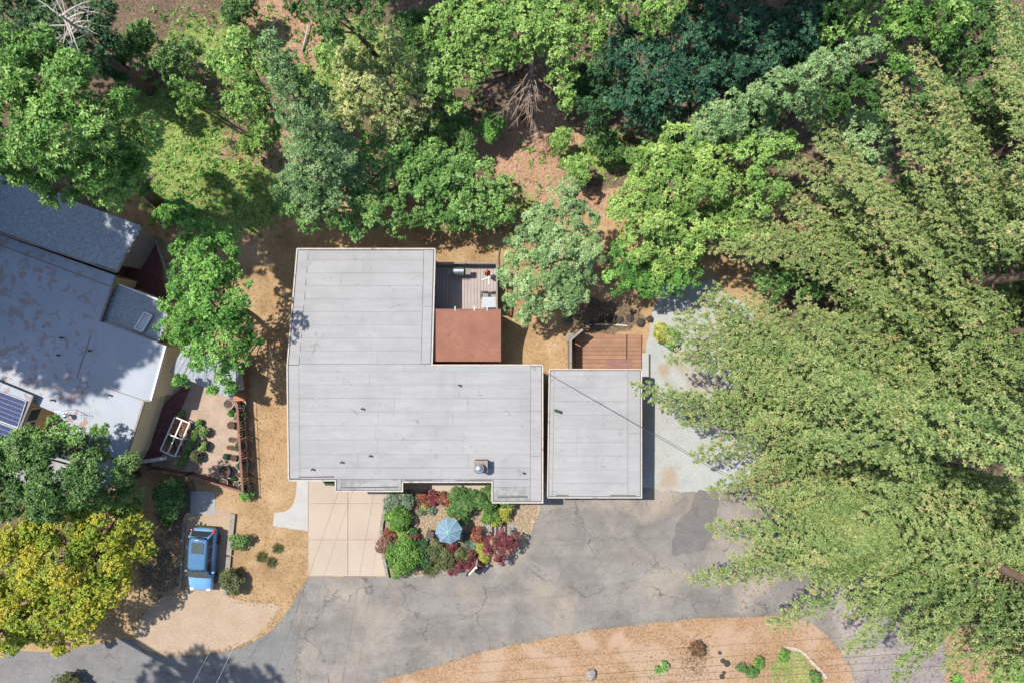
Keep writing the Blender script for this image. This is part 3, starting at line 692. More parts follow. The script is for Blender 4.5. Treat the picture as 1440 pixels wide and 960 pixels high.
p = G(800, 474); bb = thing('bird_bath', 'round grey stone bird bath outside the corner of the wood screen', 'bird bath', p)
bm = NB(); lathe(bm, p, [(.2, 0), (.2, .08), (.08, .16), (.08, .7), (.14, .75)], 12); obj('pedestal', bm, M['stone'], bb, True)
bm = NB(); lathe(bm, p + Vector((0, 0, .75)), [(.12, 0), (.30, .1), (.32, .14), (.27, .13), (.05, .06)], 16); obj('bowl', bm, M['stone'], bb, True)
cw = thing('garden_wall', 'short white concrete wall between cedar deck and sage gravel', 'wall', P(907, 508))
bm = NB(); prism(bm, [tuple(P(*q).xy) for q in ((903.5, 497), (911.5, 497), (911.5, 530), (903.5, 530))], -.4, .35); obj('wall_body', bm, M['concrete_white'], cw)
bm = NB(); prism(bm, [tuple(P(*q, .4).xy) for q in ((903, 496), (912, 496), (912, 531), (903, 531))], .353, .42); obj('coping', bm, M['concrete_white'], cw)
# rough stones along the slope above that deck
def rock(x, y, s, label, group=None, mat='stone', sq=.7, name='boulder', seed=0, dz=0):
    r = np.random.default_rng(seed + int(x * 7 + y)); p = G(x, y)
    bm = NB(); bmesh.ops.create_icosphere(bm, subdivisions=2, radius=s)
    for v in bm.verts:
        v.co *= 1 + r.normal(0, .10); v.co.z *= sq; v.co += p + Vector((0, 0, s * sq * .55 + dz))
    return tag(obj(name, bm, M[mat], None, False, p), label, 'rock', group)
SL = ('third', 'fourth', 'fifth', 'sixth', 'seventh', 'last', 'first')
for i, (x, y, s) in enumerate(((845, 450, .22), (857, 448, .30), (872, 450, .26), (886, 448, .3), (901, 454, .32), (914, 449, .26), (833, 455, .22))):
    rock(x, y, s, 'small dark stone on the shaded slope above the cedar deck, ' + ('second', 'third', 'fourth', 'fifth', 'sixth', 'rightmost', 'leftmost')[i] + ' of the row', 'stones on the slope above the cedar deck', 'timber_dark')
bm = NB(); tube(bm, [G(828, 457, .1), G(845, 456, .12), G(862, 456.5, .1), G(882, 458, .1)], .035, 6); tag(obj('garden_hose', bm, M['white'], None, False, G(855, 457)), 'thin pale pipe lying below the row of stones', 'pipe')

# ------------------------------------------------------------------ the neighbour's house
nh = thing('neighbour_house', 'neighbouring house with flaking white roof, blue shingle wings and solar panels', 'house', P(100, 500))
zn = lambda y: 3.3
NP = [(-45, 314), (0, 330), (163, 388), (141, 452), (233, 486), (212, 563), (203, 563), (178, 642), (150, 690), (105, 690), (98, 600), (82, 582), (0, 546), (-45, 530)]
nr = roof_slab(nh, NP, zn, .18, 'flaking')
walls(nh, NP, zn, -1.5, .3, 'wall_tan', 'wall', .2, (0, 12, 13))
for a, b_, mt in (((233, 486), (212, 563), 'white'), ((203, 563), (178, 642), 'timber_grey'), ((163, 388), (141, 452), 'timber_grey'), ((212, 563), (203, 563), 'timber_grey')):
    bm = NB(); beam(bm, P(*a, 3.3) + Vector((0, 0, -.02)), P(*b_, 3.3) + Vector((0, 0, -.02)), .12, .15); obj('gutter', bm, M[mt], nh)
for a, b_ in (((150, 545), (206, 564)), ((108, 530), (128, 470)), ((0, 345), (160, 405))):
    bm = NB(); beam(bm, P(*a, 3.3), P(*b_, 3.3), .07, .05); obj('roof_seam', bm, M['timber_grey'], nr)
def shingles(parent, poly, plane, row_dir, pitch, w_, mat='shingle', seed=3):
    """courses of overlapping shingles as thin tilted boards, joined: too small to pick apart"""
    r = random.Random(seed); bm = NB(); pts = [P(x, y, plane(x, y)) for x, y in poly]
    xs_ = [q[0] for q in poly]; ys_ = [q[1] for q in poly]; cx, cy = sum(xs_) / len(xs_), sum(ys_) / len(ys_)
    ux, uy = math.cos(row_dir), math.sin(row_dir); vx, vy = -uy, ux
    for i in range(-60, 61):
        for j in range(-60, 61):
            u = (j + (.5 if i % 2 else 0) + r.uniform(-.04, .04)) * w_; v = i * pitch
            x, y = cx + ux * u + vx * v, cy + uy * u + vy * v
            if not in_poly(np.array([x]), np.array([y]), poly)[0]: continue
            hw = w_ * .47; q = [(x + ux * a + vx * b_, y + uy * a + vy * b_) for a, b_ in ((-hw, -pitch * .5), (hw, -pitch * .5), (hw, pitch * .52), (-hw, pitch * .52))]
            lift = (.012, .012, .030, .030); jz = r.uniform(0, .005)
            vs = [bm.verts.new(P(a, b_, plane(a, b_)) + Vector((0, 0, l_ + jz))) for (a, b_), l_ in zip(q, lift)]
            bm.faces.new(vs)
            e = [bm.verts.new(vs[k_].co - Vector((0, 0, .03))) for k_ in (2, 3)]; bm.faces.new((vs[2], e[0], e[1], vs[3]))
    o = obj('shingles', bm, M[mat], parent); tag(o, kind='stuff'); return o
S1 = [(-45, 235), (60, 262), (125, 292), (199, 319), (164, 382), (-45, 311)]
pl1 = lambda x, y: 4.0 + .5 * float(np.clip(((y - 300) - (x - 60) * .36) / -70, -1, 1)) * .5
def roof_poly(parent, poly, plane, th, mat, name):
    bm = NB(); hi = [bm.verts.new(P(x, y, plane(x, y))) for x, y in poly]; lo = [bm.verts.new(v.co - Vector((0, 0, th))) for v in hi]; n = len(hi)
    for i in range(n): bm.faces.new((lo[i], lo[(i + 1) % n], hi[(i + 1) % n], hi[i]))
    for t_ in tessellate_polygon([[Vector((v.co.x, v.co.y, 0)) for v in hi]]): bm.faces.new([hi[i] for i in t_]); bm.faces.new([lo[i] for i in reversed(t_)])
    return obj(name, bm, M[mat], parent)
s1 = roof_poly(nh, S1, pl1, .15, 'roof_under', 'shingle_roof'); shingles(s1, S1, pl1, R(20), 3.4, 4.8)
bm = NB(); beam(bm, P(199.5, 319, 4.0), P(164.5, 382.5, 3.8), .12, .2); obj('barge_board', bm, M['timber_grey'], nh)
bm = NB(); beam(bm, P(164, 383, 3.78), P(-45, 312, 3.78), .10, .2); obj('barge_board', bm, M['timber_grey'], nh)
bm = NB(); prism(bm, [tuple(P(*q, 3.9).xy) for q in ((-43, 250), (120, 298), (184, 322), (157, 371), (-43, 304))], -1.5, 3.62); obj('wing_wall', bm, M['timber_grey'], nh)
S2 = [(166, 400), (228, 424), (236, 447), (223, 480), (144, 450)]
pl2 = lambda x, y: 2.85
s2 = roof_poly(nh, S2, pl2, .14, 'roof_under', 'lean_to_roof'); shingles(s2, S2, pl2, R(20), 3.3, 4.4, seed=5)
bm = NB(); beam(bm, P(167, 400, 2.9), P(229, 424, 2.9), .10, .14); obj('ridge_flashing', bm, M['white'], nh)
bm = NB(); beam(bm, P(146, 452, 2.9), P(222, 481, 2.9), .10, .14); obj('ridge_flashing', bm, M['white'], nh)
bm = NB(); prism(bm, [tuple(P(*q, 2.8).xy) for q in ((168, 404), (225, 427), (231, 447), (220, 474), (150, 447))], -1.5, 2.7); obj('wing_wall', bm, M['wall_tan'], nh)
# skylight
sk = [(204, 439.5), (214, 443.5), (200.5, 466), (190, 461.5)]; skc = (202, 452.5)
bm = NB(); 
for i in range(4): beam(bm, P(*sk[i], 3.05) + Vector((0, 0, .002 * i)), P(*sk[(i + 1) % 4], 3.05) + Vector((0, 0, .002 * i)), .09, .16)
skf = obj('skylight', bm, M['white'], s2); bm = NB(); prism(bm, [tuple(P(skc[0] + (x - skc[0]) * .86, skc[1] + (y - skc[1]) * .9, 3.05).xy) for x, y in sk], 2.95, 3.07); obj('pane', bm, plain('skylight_glass', (.16, .22, .30), .08, .6), skf)
# slim window and door line on the ochre wall
def wp(x, y):  # on the wall line
    return P(x, y, 0)
# the solar panel wing
pl3 = lambda x, y: 3.75 + (y - 580) * -.004
S3 = [(-45, 520), (0, 537), (47, 556), (13, 640), (-45, 625)]
s3 = roof_poly(nh, S3, pl3, .14, 'flaking', 'solar_roof')
bm = NB(); prism(bm, [tuple(P(*q, 3.5).xy) for q in ((-43, 528), (0, 545), (38, 560), (12, 622), (-43, 616))], -.5, 3.5); obj('wing_wall', bm, M['wall_tan'], nh)
bm = NB(); beam(bm, P(47, 556, 3.8), P(13, 640, 3.6), .12, .16); obj('gutter', bm, M['timber_grey'], nh)
du = np.array((math.cos(R(21)), math.sin(R(21)))); dvv = np.array((-math.sin(R(21)), math.cos(R(21))))
for pi_, (ox, oy) in enumerate(((-41, 533), (0.5, 549))):
    for q_ in range(2):
        o_ = np.array((ox, oy)) + dvv * q_ * 43
        cn = [o_, o_ + du * 40, o_ + du * 40 + dvv * 41, o_ + dvv * 41]
        bm = NB(); prism(bm, [tuple(P(*c_, 3.9).xy) + (pl3(*c_) + .12,) for c_ in cn], None, 0); pn = obj('solar_panel', bm, M['white'] if False else M['table'], s3)
        bm = NB()
        for a in range(6):
            for b2 in range(6):
                q = [o_ + du * (1.2 + a * 6.3 + e0) + dvv * (1.2 + b2 * 6.45 + e1) for e0, e1 in ((0, 0), (5.9, 0), (5.9, 6.0), (0, 6.0))]
                prism(bm, [tuple(P(*c_, 3.9).xy) + (pl3(*c_) + .135,) for c_ in q], None, 0)
        tag(obj('solar_cells', bm, M['cell'], pn), kind='stuff')
# timber-framed window on the wall facing the flat roof, and the red paint beside it
A0, B0 = P(52, 572, 2.2), P(34, 612, 2.2)
bm = NB(); beam(bm, A0, B0, .06, 1.3); wf = obj('window', bm, M['white'], nh)
for u in (.27, .73):
    bm = NB(); d_ = (B0 - A0); c0 = A0 + d_ * (u - .2); c1 = A0 + d_ * (u + .2); beam(bm, c0, c1, .08, 1.0); obj('pane', bm, M['glass'], wf)
A0, B0 = P(203, 566, 1.9), P(180, 640, 1.9)
bm = NB(); c0 = A0.lerp(B0, .42) + Vector((-.02, 0, 0)); c1 = A0.lerp(B0, .78) + Vector((-.02, 0, 0)); beam(bm, c0, c1, .16, .5); wf = obj('window', bm, M['timber_grey'], nh)
bm = NB(); beam(bm, c0.lerp(c1, .08), c0.lerp(c1, .92), .2, .36); obj('pane', bm, M['glass'], wf)
# whirly vent, aerial and pipe stubs on the white roof
p = P(99, 583, 3.3); vt = NB(); lathe(vt, p, [(.06, 0), (.06, .35), (.16, .42), (.19, .55), (.12, .68), (.02, .7)], 12); obj('roof_ventilator', vt, M['steel'], nr, True)
for x, y in ((155, 555), (88, 475), (75, 562), (128, 493), (84, 499)):
    bm = NB(); lathe(bm, P(x, y, 3.3), [(.05, 0), (.05, .2), (.08, .21), (.08, .26), (.01, .27)], 8); obj('vent_pipe', bm, M['dark'], nr)
bm = NB(); p = P(107, 575, 3.3); tube(bm, [p, p + Vector((0, 0, 1.6))], .02, 5); tube(bm, [p + Vector((-.45, .05, 1.55)), p + Vector((.4, -.05, 1.55))], .014, 4)
for i in range(5): tube(bm, [p + Vector((-.4 + i * .18, .25, 1.56)), p + Vector((-.4 + i * .18, -.25, 1.56))], .010, 4)
obj('aerial', bm, M['steel'], nr)

# its maroon side deck, with a pale rail along the outer edge
md = thing('deck', 'shaded maroon deck beside the shingle wing of the neighbouring house', 'deck', G(215, 390))
for i in range(12):
    u0, u1 = i / 12, (i + 1) / 12 - .006; q = lambda u, v_: tuple(np.array((170, 392)) * (1 - u) * (1 - v_) + np.array((203, 332)) * u * (1 - v_) + np.array((238, 452)) * (1 - u) * v_ + np.array((219, 340)) * u * v_)
    bm = NB(); prism(bm, [tuple(P(*q(u, v_), .2).xy) for u, v_ in ((u0, 0), (u1, 0), (u1, 1), (u0, 1))], .14, .2); obj('plank', bm, M['deck_maroon'], md)
bm = NB(); beam(bm, P(219, 338, 1.1), P(244, 412, 1.1), .12, .06); obj('rail', bm, M['timber_grey'], md)
for u in np.linspace(.02, .98, 4):
    bm = NB(); p = P(219, 338, 1.1).lerp(P(244, 412, 1.1), u); box(bm, (p.x, p.y, .05), (.1, .1, 2.05)); obj('post', bm, M['timber_grey'], md)
bm = NB(); prism(bm, [tuple(P(*q_, .1).xy) for q_ in ((174, 392), (203, 340), (217, 346), (235, 446))], -1.4, .12); obj('deck_frame', bm, M['timber_dark'], md)

# corrugated canopy beside it, on four posts
cp = thing('canopy', 'white corrugated canopy half hidden under the vivid green garden tree', 'canopy', P(285, 525))
CP = [(238, 522), (262, 482), (336, 520), (327, 561)]
n = 14; cv = [np.array(q, float) for q in CP]
bm = NB(); top, bot = [], []
for i in range(n * 2 + 1):
    u = i / (n * 2); a = cv[0] * (1 - u) + cv[3] * u; b_ = cv[1] * (1 - u) + cv[2] * u; z = 2.35 + (.035 if i % 2 else 0)
    top.append((bm.verts.new(P(*a, z)), bm.verts.new(P(*b_, z + .15))))
for i in range(n * 2): bm.faces.new((top[i][0], top[i + 1][0], top[i + 1][1], top[i][1]))
bmesh.ops.solidify(bm, geom=list(bm.faces), thickness=.02); obj('corrugated_roof', bm, M['canvas_white'], cp)
for q in CP:
    bm = NB(); p = P(285 + (q[0] - 285) * .9, 521 + (q[1] - 521) * .9, 2.3); box(bm, (p.x, p.y, 1.13), (.09, .09, 2.3)); obj('post', bm, M['timber_grey'], cp)

# shed boxes at its corner
p = P(341, 528); sh = thing('storage_box', 'pale wooden storage box by the corner of the white canopy', 'storage box', p)
bm = NB(); box(bm, p + Vector((0, 0, .6)), (.85, 1.9, 1.2), .12); obj('box_body', bm, M['timber_red'], sh)
bm = NB(); box(bm, p + Vector((.12, 0, 1.25)), (.75, 2.0, .08), .12); obj('lid', bm, M['pale_stone'], sh)
p = P(341, 556); sh = thing('crate', 'orange-brown timber crate between fence end and storage box', 'crate', p)
bm = NB(); box(bm, p + Vector((0, 0, .35)), (.8, .6, .7), .05); obj('crate_body', bm, M['orange'], sh)
for i in range(4):
    bm = NB(); box(bm, p + Vector((0, -.24 + i * .16, .72)), (.86, .13, .03), .05); obj('slat', bm, M['orange'], sh)

# red-brown garden fence: two runs of boards with posts and cap
def fence(label, pts, zt, mat, bw=.16, cat='fence', name='fence', posts=True, capw=.14, group=None):
    f = thing(name, label, cat, P(*pts[0]), group)
    for (a, b_) in zip(pts[:-1], pts[1:]):
        A0, B0 = P(*a, zt), P(*b_, zt); A0.z = B0.z = 0; n = max(2, int((B0 - A0).length / bw)); d = (B0 - A0) / n
        for i in range(n):
            bm = NB(); c0 = A0 + d * (i + .08); c1 = A0 + d * (i + .92); zz = Vector((0, 0, zt / 2 - .05)); beam(bm, c0 + zz, c1 + zz, .03, zt - .1 + random.uniform(-.03, .03)); obj('board', bm, M[mat], f)
        bm = NB(); beam(bm, A0 + Vector((0, 0, zt)), B0 + Vector((0, 0, zt)), capw, .05); obj('cap_rail', bm, M[mat], f)
        if posts:
            m_ = max(1, int((B0 - A0).length / 2))
            for i in range(m_ + 1):
                q = A0.lerp(B0, i / m_); bm = NB(); box(bm, q + Vector((0, 0, zt / 2)), (.12, .12, zt + .12)); obj('post', bm, M[mat], f)
    return f
fence('red-brown board fence running past the row of pots', [(333, 566), (341, 690)], 1.25, 'timber_red', .2, capw=.17)
fence('low red-brown board fence above the concrete pad', [(205, 660), (262, 668), (338, 690)], 1.1, 'timber_red', .2, capw=.14)
bm = NB(); tube(bm, [P(183, 648, 1.0), P(205, 648, 1.0), P(234, 643, .95)], [.17, .15, .14], 8)
o = obj('beam', bm, M['bark_pale'], None, True, P(205, 648, .85)); bm = NB(); [box(bm, P(x, y, .42), (.12, .12, .9)) for x, y in ((190, 648), (228, 644))]; obj('support', bm, M['bark'], o)
tag(o, 'weathered grey log rail at the ochre wall end', 'log rail')
# slim wire fence on dark posts out on the dry lawn
wfn = thing('wire_fence', 'slim dark post and rail fence on the dry lawn left of the house', 'fence', P(352, 620))
pp = [(350, 553), (352, 585), (353.5, 612), (355, 640), (356, 668), (357, 694)]
for q in pp:
    bm = NB(); p = P(*q); box(bm, p + Vector((0, 0, .55)), (.07, .07, 1.15)); obj('post', bm, M['timber_red'], wfn)
for z in (.5, 1.0):
    bm = NB(); tube(bm, [P(*q) + Vector((0, 0, z)) for q in pp], .02, 5); obj('rail', bm, M['rust'], wfn)

# ------------------------------------------------------------------ pots, frame and planting in the neighbour's patio
POTN = 0
def mini(center, rad, pal, r, leaf=.1, spacing=.12, K=7, asp=.45, parent=None, name='foliage', tint0=.5, spiky=False, base=None, flat=.8, n=1):
    if spiky:
        k_ = int(60 * max(1, rad * 2)); c = np.array(center)[None] + r.normal(0, rad * .18, (k_, 3)) * np.array([1, 1, .3])
        V, F, T = tufts(c, r.normal(0, .25, (k_, 3)) + np.array([0, 0, 1]), np.full(k_, rad * 1.05), np.full(k_, tint0) + r.normal(0, .14, k_), r, K, .07, (.4, 1.5), .35)
    else:
        lobes = [(np.array(center), rad)] if n == 1 else [(np.array(center) + np.array([*(r.normal(0, rad * .35, 2)), r.normal(0, rad * .12)]), rad * r.uniform(.55, .75)) for _ in range(n)]
        V, F, T = clumpy([(Vector(c), q) for c, q in lobes], r, spacing, leaf, K, asp, tint0, (.3, .5), flat)
    return np_obj(name, V, F, M[pal], parent, T, base)
def pot(x, y, rad, kind, label, group, plant=None, ht=None, wall='terracotta', z=0, soil='soil'):
    global POTN; POTN += 1
    r = np.random.default_rng(500 + POTN); ht = ht or rad * 1.5; p = P(x, y, z); t0 = thing('plant_pot', label, 'plant pot', p, group)
    bm = NB(); lathe(bm, p, [(rad * .7, 0), (rad * .95, ht * .85), (rad * 1.05, ht * .87), (rad * 1.05, ht), (rad * .88, ht), (rad * .86, ht * .86)], 14); obj('pot', bm, M[wall], t0, True)
    bm = NB(); lathe(bm, p + Vector((0, 0, ht * .80)), [(rad * .87, 0), (rad * .84, .03), (.02, .05)], 12); obj('soil', bm, M[soil], t0)
    if plant: mini(p + Vector((0, 0, ht + rad * .25)), rad * .72, plant, r, .11, .11, 7, .45, t0)
for x, y, rad, wl, pl, lb, gp in (
    (326, 567, .38, 'timber_grey', None, 'wide weathered half-barrel pot at the top end of the red fence', None),
    (328, 596.5, .27, 'pot_dark', None, 'round dark pot left of the fence with bare brown soil', None),
    (328, 580, .25, 'terracotta', 'vivid', 'pot with fern-green plant left of the fence', None),
    (327, 617, .19, 'pot_dark', None, 'left of the twin dark pots halfway down the fence', 'small pots left of the fence'), (333, 617.5, .18, 'pot_grey', None, 'grey pot touching the fence halfway down', 'small pots left of the fence'),
    (323.5, 628, .17, 'terracotta', None, 'small terracotta pot left of its dark twin by the fence', 'small pots left of the fence'), (328.5, 628.5, .17, 'pot_dark', None, 'small dark pot right of the little terracotta one', 'small pots left of the fence'),
    (319.5, 641, .2, 'pot_dark', 'dark', 'dark pot with dark leaves above the biggest black pot', None), (331, 642.5, .23, 'pot_dark', None, 'round pot with rusty soil close to the fence above the black pot', None),
    (320.5, 660.5, .42, 'pot_dark', None, 'biggest black pot on the patio near the fence corner', None), (318, 677, .34, 'pot_grey', None, 'broad grey pot below the biggest black pot', None),
    (330, 671, .15, 'pot_dark', 'dark', 'tiny dark pot with leaves near the fence corner', None), (336, 666.5, .16, 'pot_dark', None, 'tiny bare pot pressed to the fence near its corner', None),
    (334, 679, .2, 'pot_grey', None, 'grey pot in the inner corner of the fences', None)):
    pot(x, y, rad, 0, lb, gp or 'pots on the patio inside the fence', pl, None, wl)
for i, (x, y, rad, wl, pl) in enumerate(((342.5, 566, .42, 'pot_grey', None), (343, 583, .42, 'pot_grey', 'forest'), (345, 595.5, .22, 'pot_grey', 'sage'), (345.5, 608, .26, 'pot_grey', 'forest'), (343, 624.5, .44, 'pot_grey', 'olive'), (347, 637, .22, 'pot_grey', None), (345.5, 651, .40, 'pot_grey', 'dark'), (347.5, 666, .22, 'pot_dark', None), (348, 683, .42, 'pot_grey', 'dark'))):
    pot(x, y, rad, 0, ('topmost wide bare grey pot right of the red fence', 'wide pot of dark leaves second from the top right of the fence', 'small pot of sage leaves right of the fence', 'small pot of green leaves right of the fence', 'wide pot of olive leaves halfway down right of the fence', 'small bare grey pot right of the fence', 'wide pot of dark leaves in the lower half right of the fence', 'small dark bare pot right of the fence corner', 'bottom wide pot of dark leaves outside the fence corner')[i], 'pots along the outside of the fence', pl, None, wl)
# white growing frame with eight pots
fr = thing('growing_frame', 'white open growing frame over two rows of terracotta pots', 'growing frame', P(252, 612))
u_ = np.array((20.5, 8.5)); v__ = np.array((-20.5, 47.0)); o0 = np.array((246, 586.0)); FZ = .95
g_ = lambda a, b2: tuple(o0 + u_ * a + v__ * b2)
for a in (0, .5, 1):
    bm = NB(); beam(bm, P(*g_(a, -.0), FZ) + Vector((0, 0, .002)), P(*g_(a, 1), FZ) + Vector((0, 0, .002)), .09, .07); obj('bar', bm, M['white'], fr)
for b2 in (0, .5, 1):
    bm = NB(); beam(bm, P(*g_(0, b2), FZ) + Vector((0, 0, -.03)), P(*g_(1, b2), FZ) + Vector((0, 0, -.03)), .08, .07); obj('bar', bm, M['white'], fr)
for a in (0, 1):
    for b2 in (0, .5, 1):
        p = P(*g_(a, b2), FZ); bm = NB(); box(bm, (p.x, p.y, FZ / 2 - .04), (.07, .07, FZ - .06)); obj('leg', bm, M['white'], fr)
k_ = 0
FL = ('top pot under the white frame, left row', 'second pot from the top under the white frame, left row', 'leafy green pot under the white frame, left row', 'bottom pot of rusty soil under the white frame, left row', 'top pot under the white frame, right row', 'second pot from the top under the white frame, right row', 'third pot from the top under the white frame, right row', 'bottom pot under the white frame, right row')
for a in (.25, .76):
    for b2 in (.14, .36, .62, .86):
        q = g_(a, b2); q = (720 + (q[0] - 720) * .985, 480 + (q[1] - 480) * .985)
        pot(q[0], q[1], .36 if a < .5 else .3, 0, FL[k_], 'pots inside the white frame', 'bright' if (k_ == 2) else None, .42, 'terracotta', 0, 'terracotta' if k_ in (0, 1, 3) else 'soil'); k_ += 1
pot(257.5, 580, .2, 0, 'small leafy pot at the top corner of the white frame', None, 'green', .3, 'pot_dark')
pot(283, 592, .2, 0, 'small leafy pot at the top end of the low hedge', None, 'green', .3, 'pot_dark')
pot(291, 606, .36, 0, 'round bushy green pot right of the low hedge', None, 'green', .45, 'terracotta')
pot(289.5, 625, .38, 0, 'yellow-green bushy pot right of the low hedge', None, 'lime', .45, 'pot_dark')
pot(280, 639, .42, 0, 'wide dark tub of rusty soil at the bottom of the low hedge', None, 'olive', .5, 'pot_dark')
r = np.random.default_rng(31)
hd = thing('hedge', 'low clipped green hedge strip beside the white growing frame', 'hedge', P(268, 622))
lob = [(P(x, y, .3), .15 + .04 * random.random()) for x, y in zip(np.linspace(281, 254, 16), np.linspace(598, 652, 16))]
V, F, T = clumpy(lob, r, .12, .12, 7); np_obj('foliage', V, F, M['green'], hd, T)
bm = NB(); tube(bm, [P(282, 597, .12), P(268, 624, .12), P(252, 653, .12)], .05, 5); obj('stem', bm, M['bark'], hd)

# ------------------------------------------------------------------ the blue car
def build_car(x, y, rz):
    cp_ = P(x, y, 0); t0 = thing('parked_car', 'blue people carrier with sunroof parked nose down on the tan pad', 'car', cp_)
    Rm = Matrix.Rotation(rz, 3, 'Z'); T = lambda v: cp_ + Rm @ Vector(v)
    L2 = 2.28
    st_ = [(-2.28, .62, .62, .45), (-2.2, .78, .74, .34), (-1.9, .86, .90, .26), (-1.2, .89, 1.02, .22), (-.4, .90, 1.06, .22), (.8, .90, 1.08, .22), (1.6, .89, 1.08, .24), (2.05, .84, 1.05, .30), (2.25, .74, .98, .40)]
    bm = NB(); rings = []
    for yy, hw, zt, zb in st_:
        pr = [(-hw * .86, zb), (-hw, zb + .16), (-hw, zt - .30), (-hw * .97, zt - .12), (-hw * .86, zt - .02), (-hw * .45, zt + .03), (0, zt + .045), (hw * .45, zt + .03), (hw * .86, zt - .02), (hw * .97, zt - .12), (hw, zt - .30), (hw, zb + .16), (hw * .86, zb)]
        rings.append([bm.verts.new(T((a, yy, z))) for a, z in pr])
    for i in range(len(rings) - 1):
        for k_ in range(len(rings[0])):
            q = (k_ + 1) % len(rings[0]); bm.faces.new((rings[i][k_], rings[i][q], rings[i + 1][q], rings[i + 1][k_]))
    bm.faces.new(rings[0]); bm.faces.new(rings[-1][::-1]); body = obj('body', bm, M['paint_blue'], t0, True)
    lo = [(-.80, -1.22, 1.03), (.80, -1.22, 1.03), (.82, 2.1, 1.05), (-.82, 2.1, 1.05)]; hi = [(-.70, -.55, 1.60), (.70, -.55, 1.60), (.71, 1.82, 1.60), (-.71, 1.82, 1.60)]
    bm = NB(); a = [bm.verts.new(T(v)) for v in lo]; b2 = [bm.verts.new(T(v)) for v in hi]
    for i in range(4): bm.faces.new((a[i], a[(i + 1) % 4], b2[(i + 1) % 4], b2[i]))
    bm.faces.new(b2); bmesh.ops.bevel(bm, geom=[e for e in bm.edges], offset=.05, segments=2, affect='EDGES', profile=.6); obj('cabin', bm, M['paint_blue'], t0, True)
    # roof panel, gently crowned
    bm = NB(); gx = np.linspace(-1, 1, 7); gy = np.linspace(0, 1, 9); gv = []
    for v_ in gy:
        row = []
        for u in gx:
            hw = .725 + .02 * v_; yy = -.62 + 2.48 * v_; row.append(bm.verts.new(T((u * hw * (1 - .05 * max(0, abs(v_ - .5) - .4) * 10), yy + (.05 * u * u if v_ < .1 else 0) - (.06 * u * u if v_ > .9 else 0), 1.605 + .05 * (1 - u * u) - .12 * max(0, v_ - .85) - .14 * max(0, .12 - v_)))))
        gv.append(row)
    for i in range(8):
        for j in range(6): bm.faces.new((gv[i][j], gv[i][j + 1], gv[i + 1][j + 1], gv[i + 1][j]))
    bmesh.ops.solidify(bm, geom=list(bm.faces), thickness=.05); rf = obj('roof', bm, M['paint_blue'], t0, True)
    bm = NB(); box(bm, T((0, 1.05, 1.655)), (.88, .78, .02), rz); bmesh.ops.bevel(bm, geom=list(bm.edges), offset=.008, segments=1, affect='EDGES'); obj('sunroof', bm, M['glass'], rf)
    for s in (-1, 1):
        bm = NB(); tube(bm, [T((s * .68, -.35, 1.65)), T((s * .70, .6, 1.68)), T((s * .70, 1.6, 1.66))], .022, 6); obj('roof_rail', bm, M['dark'], rf)
        for j, (y0, y1) in enumerate(((-.75, .15), (.22, 1.1), (1.17, 1.8))):
            bm = NB(); vs = [bm.verts.new(T(v)) for v in ((s * .822, y0 - (.25 if j == 0 else 0), 1.10), (s * .835, y1 + (.12 if j == 2 else 0), 1.10), (s * .742, y1 - (.08 if j == 2 else 0), 1.53), (s * .735, y0 + (.2 if j == 0 else 0), 1.53))]
            bm.faces.new(vs); bmesh.ops.solidify(bm, geom=list(bm.faces), thickness=.02); obj('side_window', bm, M['glass'], t0)
        for yw in (-1.45, 1.35):
            bm = NB(); n = 18; cw_ = Vector((s * .80, yw, .33))
            for rr, z0, z1, nm, mt in ((.33, -.11, .11, 'wheel', 'tyre'),): 
                r0 = [bm.verts.new(T(cw_ + Vector((-.11, rr * math.cos(6.2832 * k_ / n), rr * math.sin(6.2832 * k_ / n))))) for k_ in range(n)]; r1 = [bm.verts.new(T(cw_ + Vector((.11, rr * math.cos(6.2832 * k_ / n), rr * math.sin(6.2832 * k_ / n))))) for k_ in range(n)]
                for k_ in range(n): bm.faces.new((r0[k_], r0[(k_ + 1) % n], r1[(k_ + 1) % n], r1[k_]))
                bm.faces.new(r0[::-1]); bm.faces.new(r1)
            wh = obj('wheel', bm, M['tyre'], t0); bm = NB(); q = [bm.verts.new(T(cw_ + Vector((s * .115, .21 * math.cos(6.2832 * k_ / 12), .21 * math.sin(6.2832 * k_ / 12))))) for k_ in range(12)]; bm.faces.new(q); bmesh.ops.solidify(bm, geom=list(bm.faces), thickness=.01); obj('rim', bm, M['steel'], wh)
        bm = NB(); box(bm, T((s * .98, -.78, 1.08)), (.2, .12, .14), rz); bmesh.ops.bevel(bm, geom=list(bm.edges), offset=.03, segments=2, affect='EDGES'); obj('mirror', bm, M['paint_blue'], t0)
        bm = NB(); box(bm, T((s * .58, -2.12, .73)), (.3, .24, .14), rz); bmesh.ops.bevel(bm, geom=list(bm.edges), offset=.03, segments=2, affect='EDGES'); obj('headlight', bm, M['lamp_clear'], t0)
        bm = NB(); box(bm, T((s * .78, 2.1, .98)), (.2, .26, .30), rz); bmesh.ops.bevel(bm, geom=list(bm.edges), offset=.04, segments=2, affect='EDGES'); obj('tail_light', bm, M['lamp_red'], t0)
    for nm, vv in (('windscreen', ((-.74, -1.24, 1.07), (.74, -1.24, 1.07), (.68, -.61, 1.58), (-.68, -.61, 1.58))), ('rear_window', ((.72, 2.13, 1.12), (-.72, 2.13, 1.12), (-.60, 1.85, 1.56), (.60, 1.85, 1.56)))):
        bm = NB(); bm.faces.new([bm.verts.new(T(v)) for v in vv]); bmesh.ops.solidify(bm, geom=list(bm.faces), thickness=.02); obj(nm, bm, plain('windscreen_glass', (.13, .16, .15), .08, .7) if nm == 'windscreen' else M['glass'], t0)
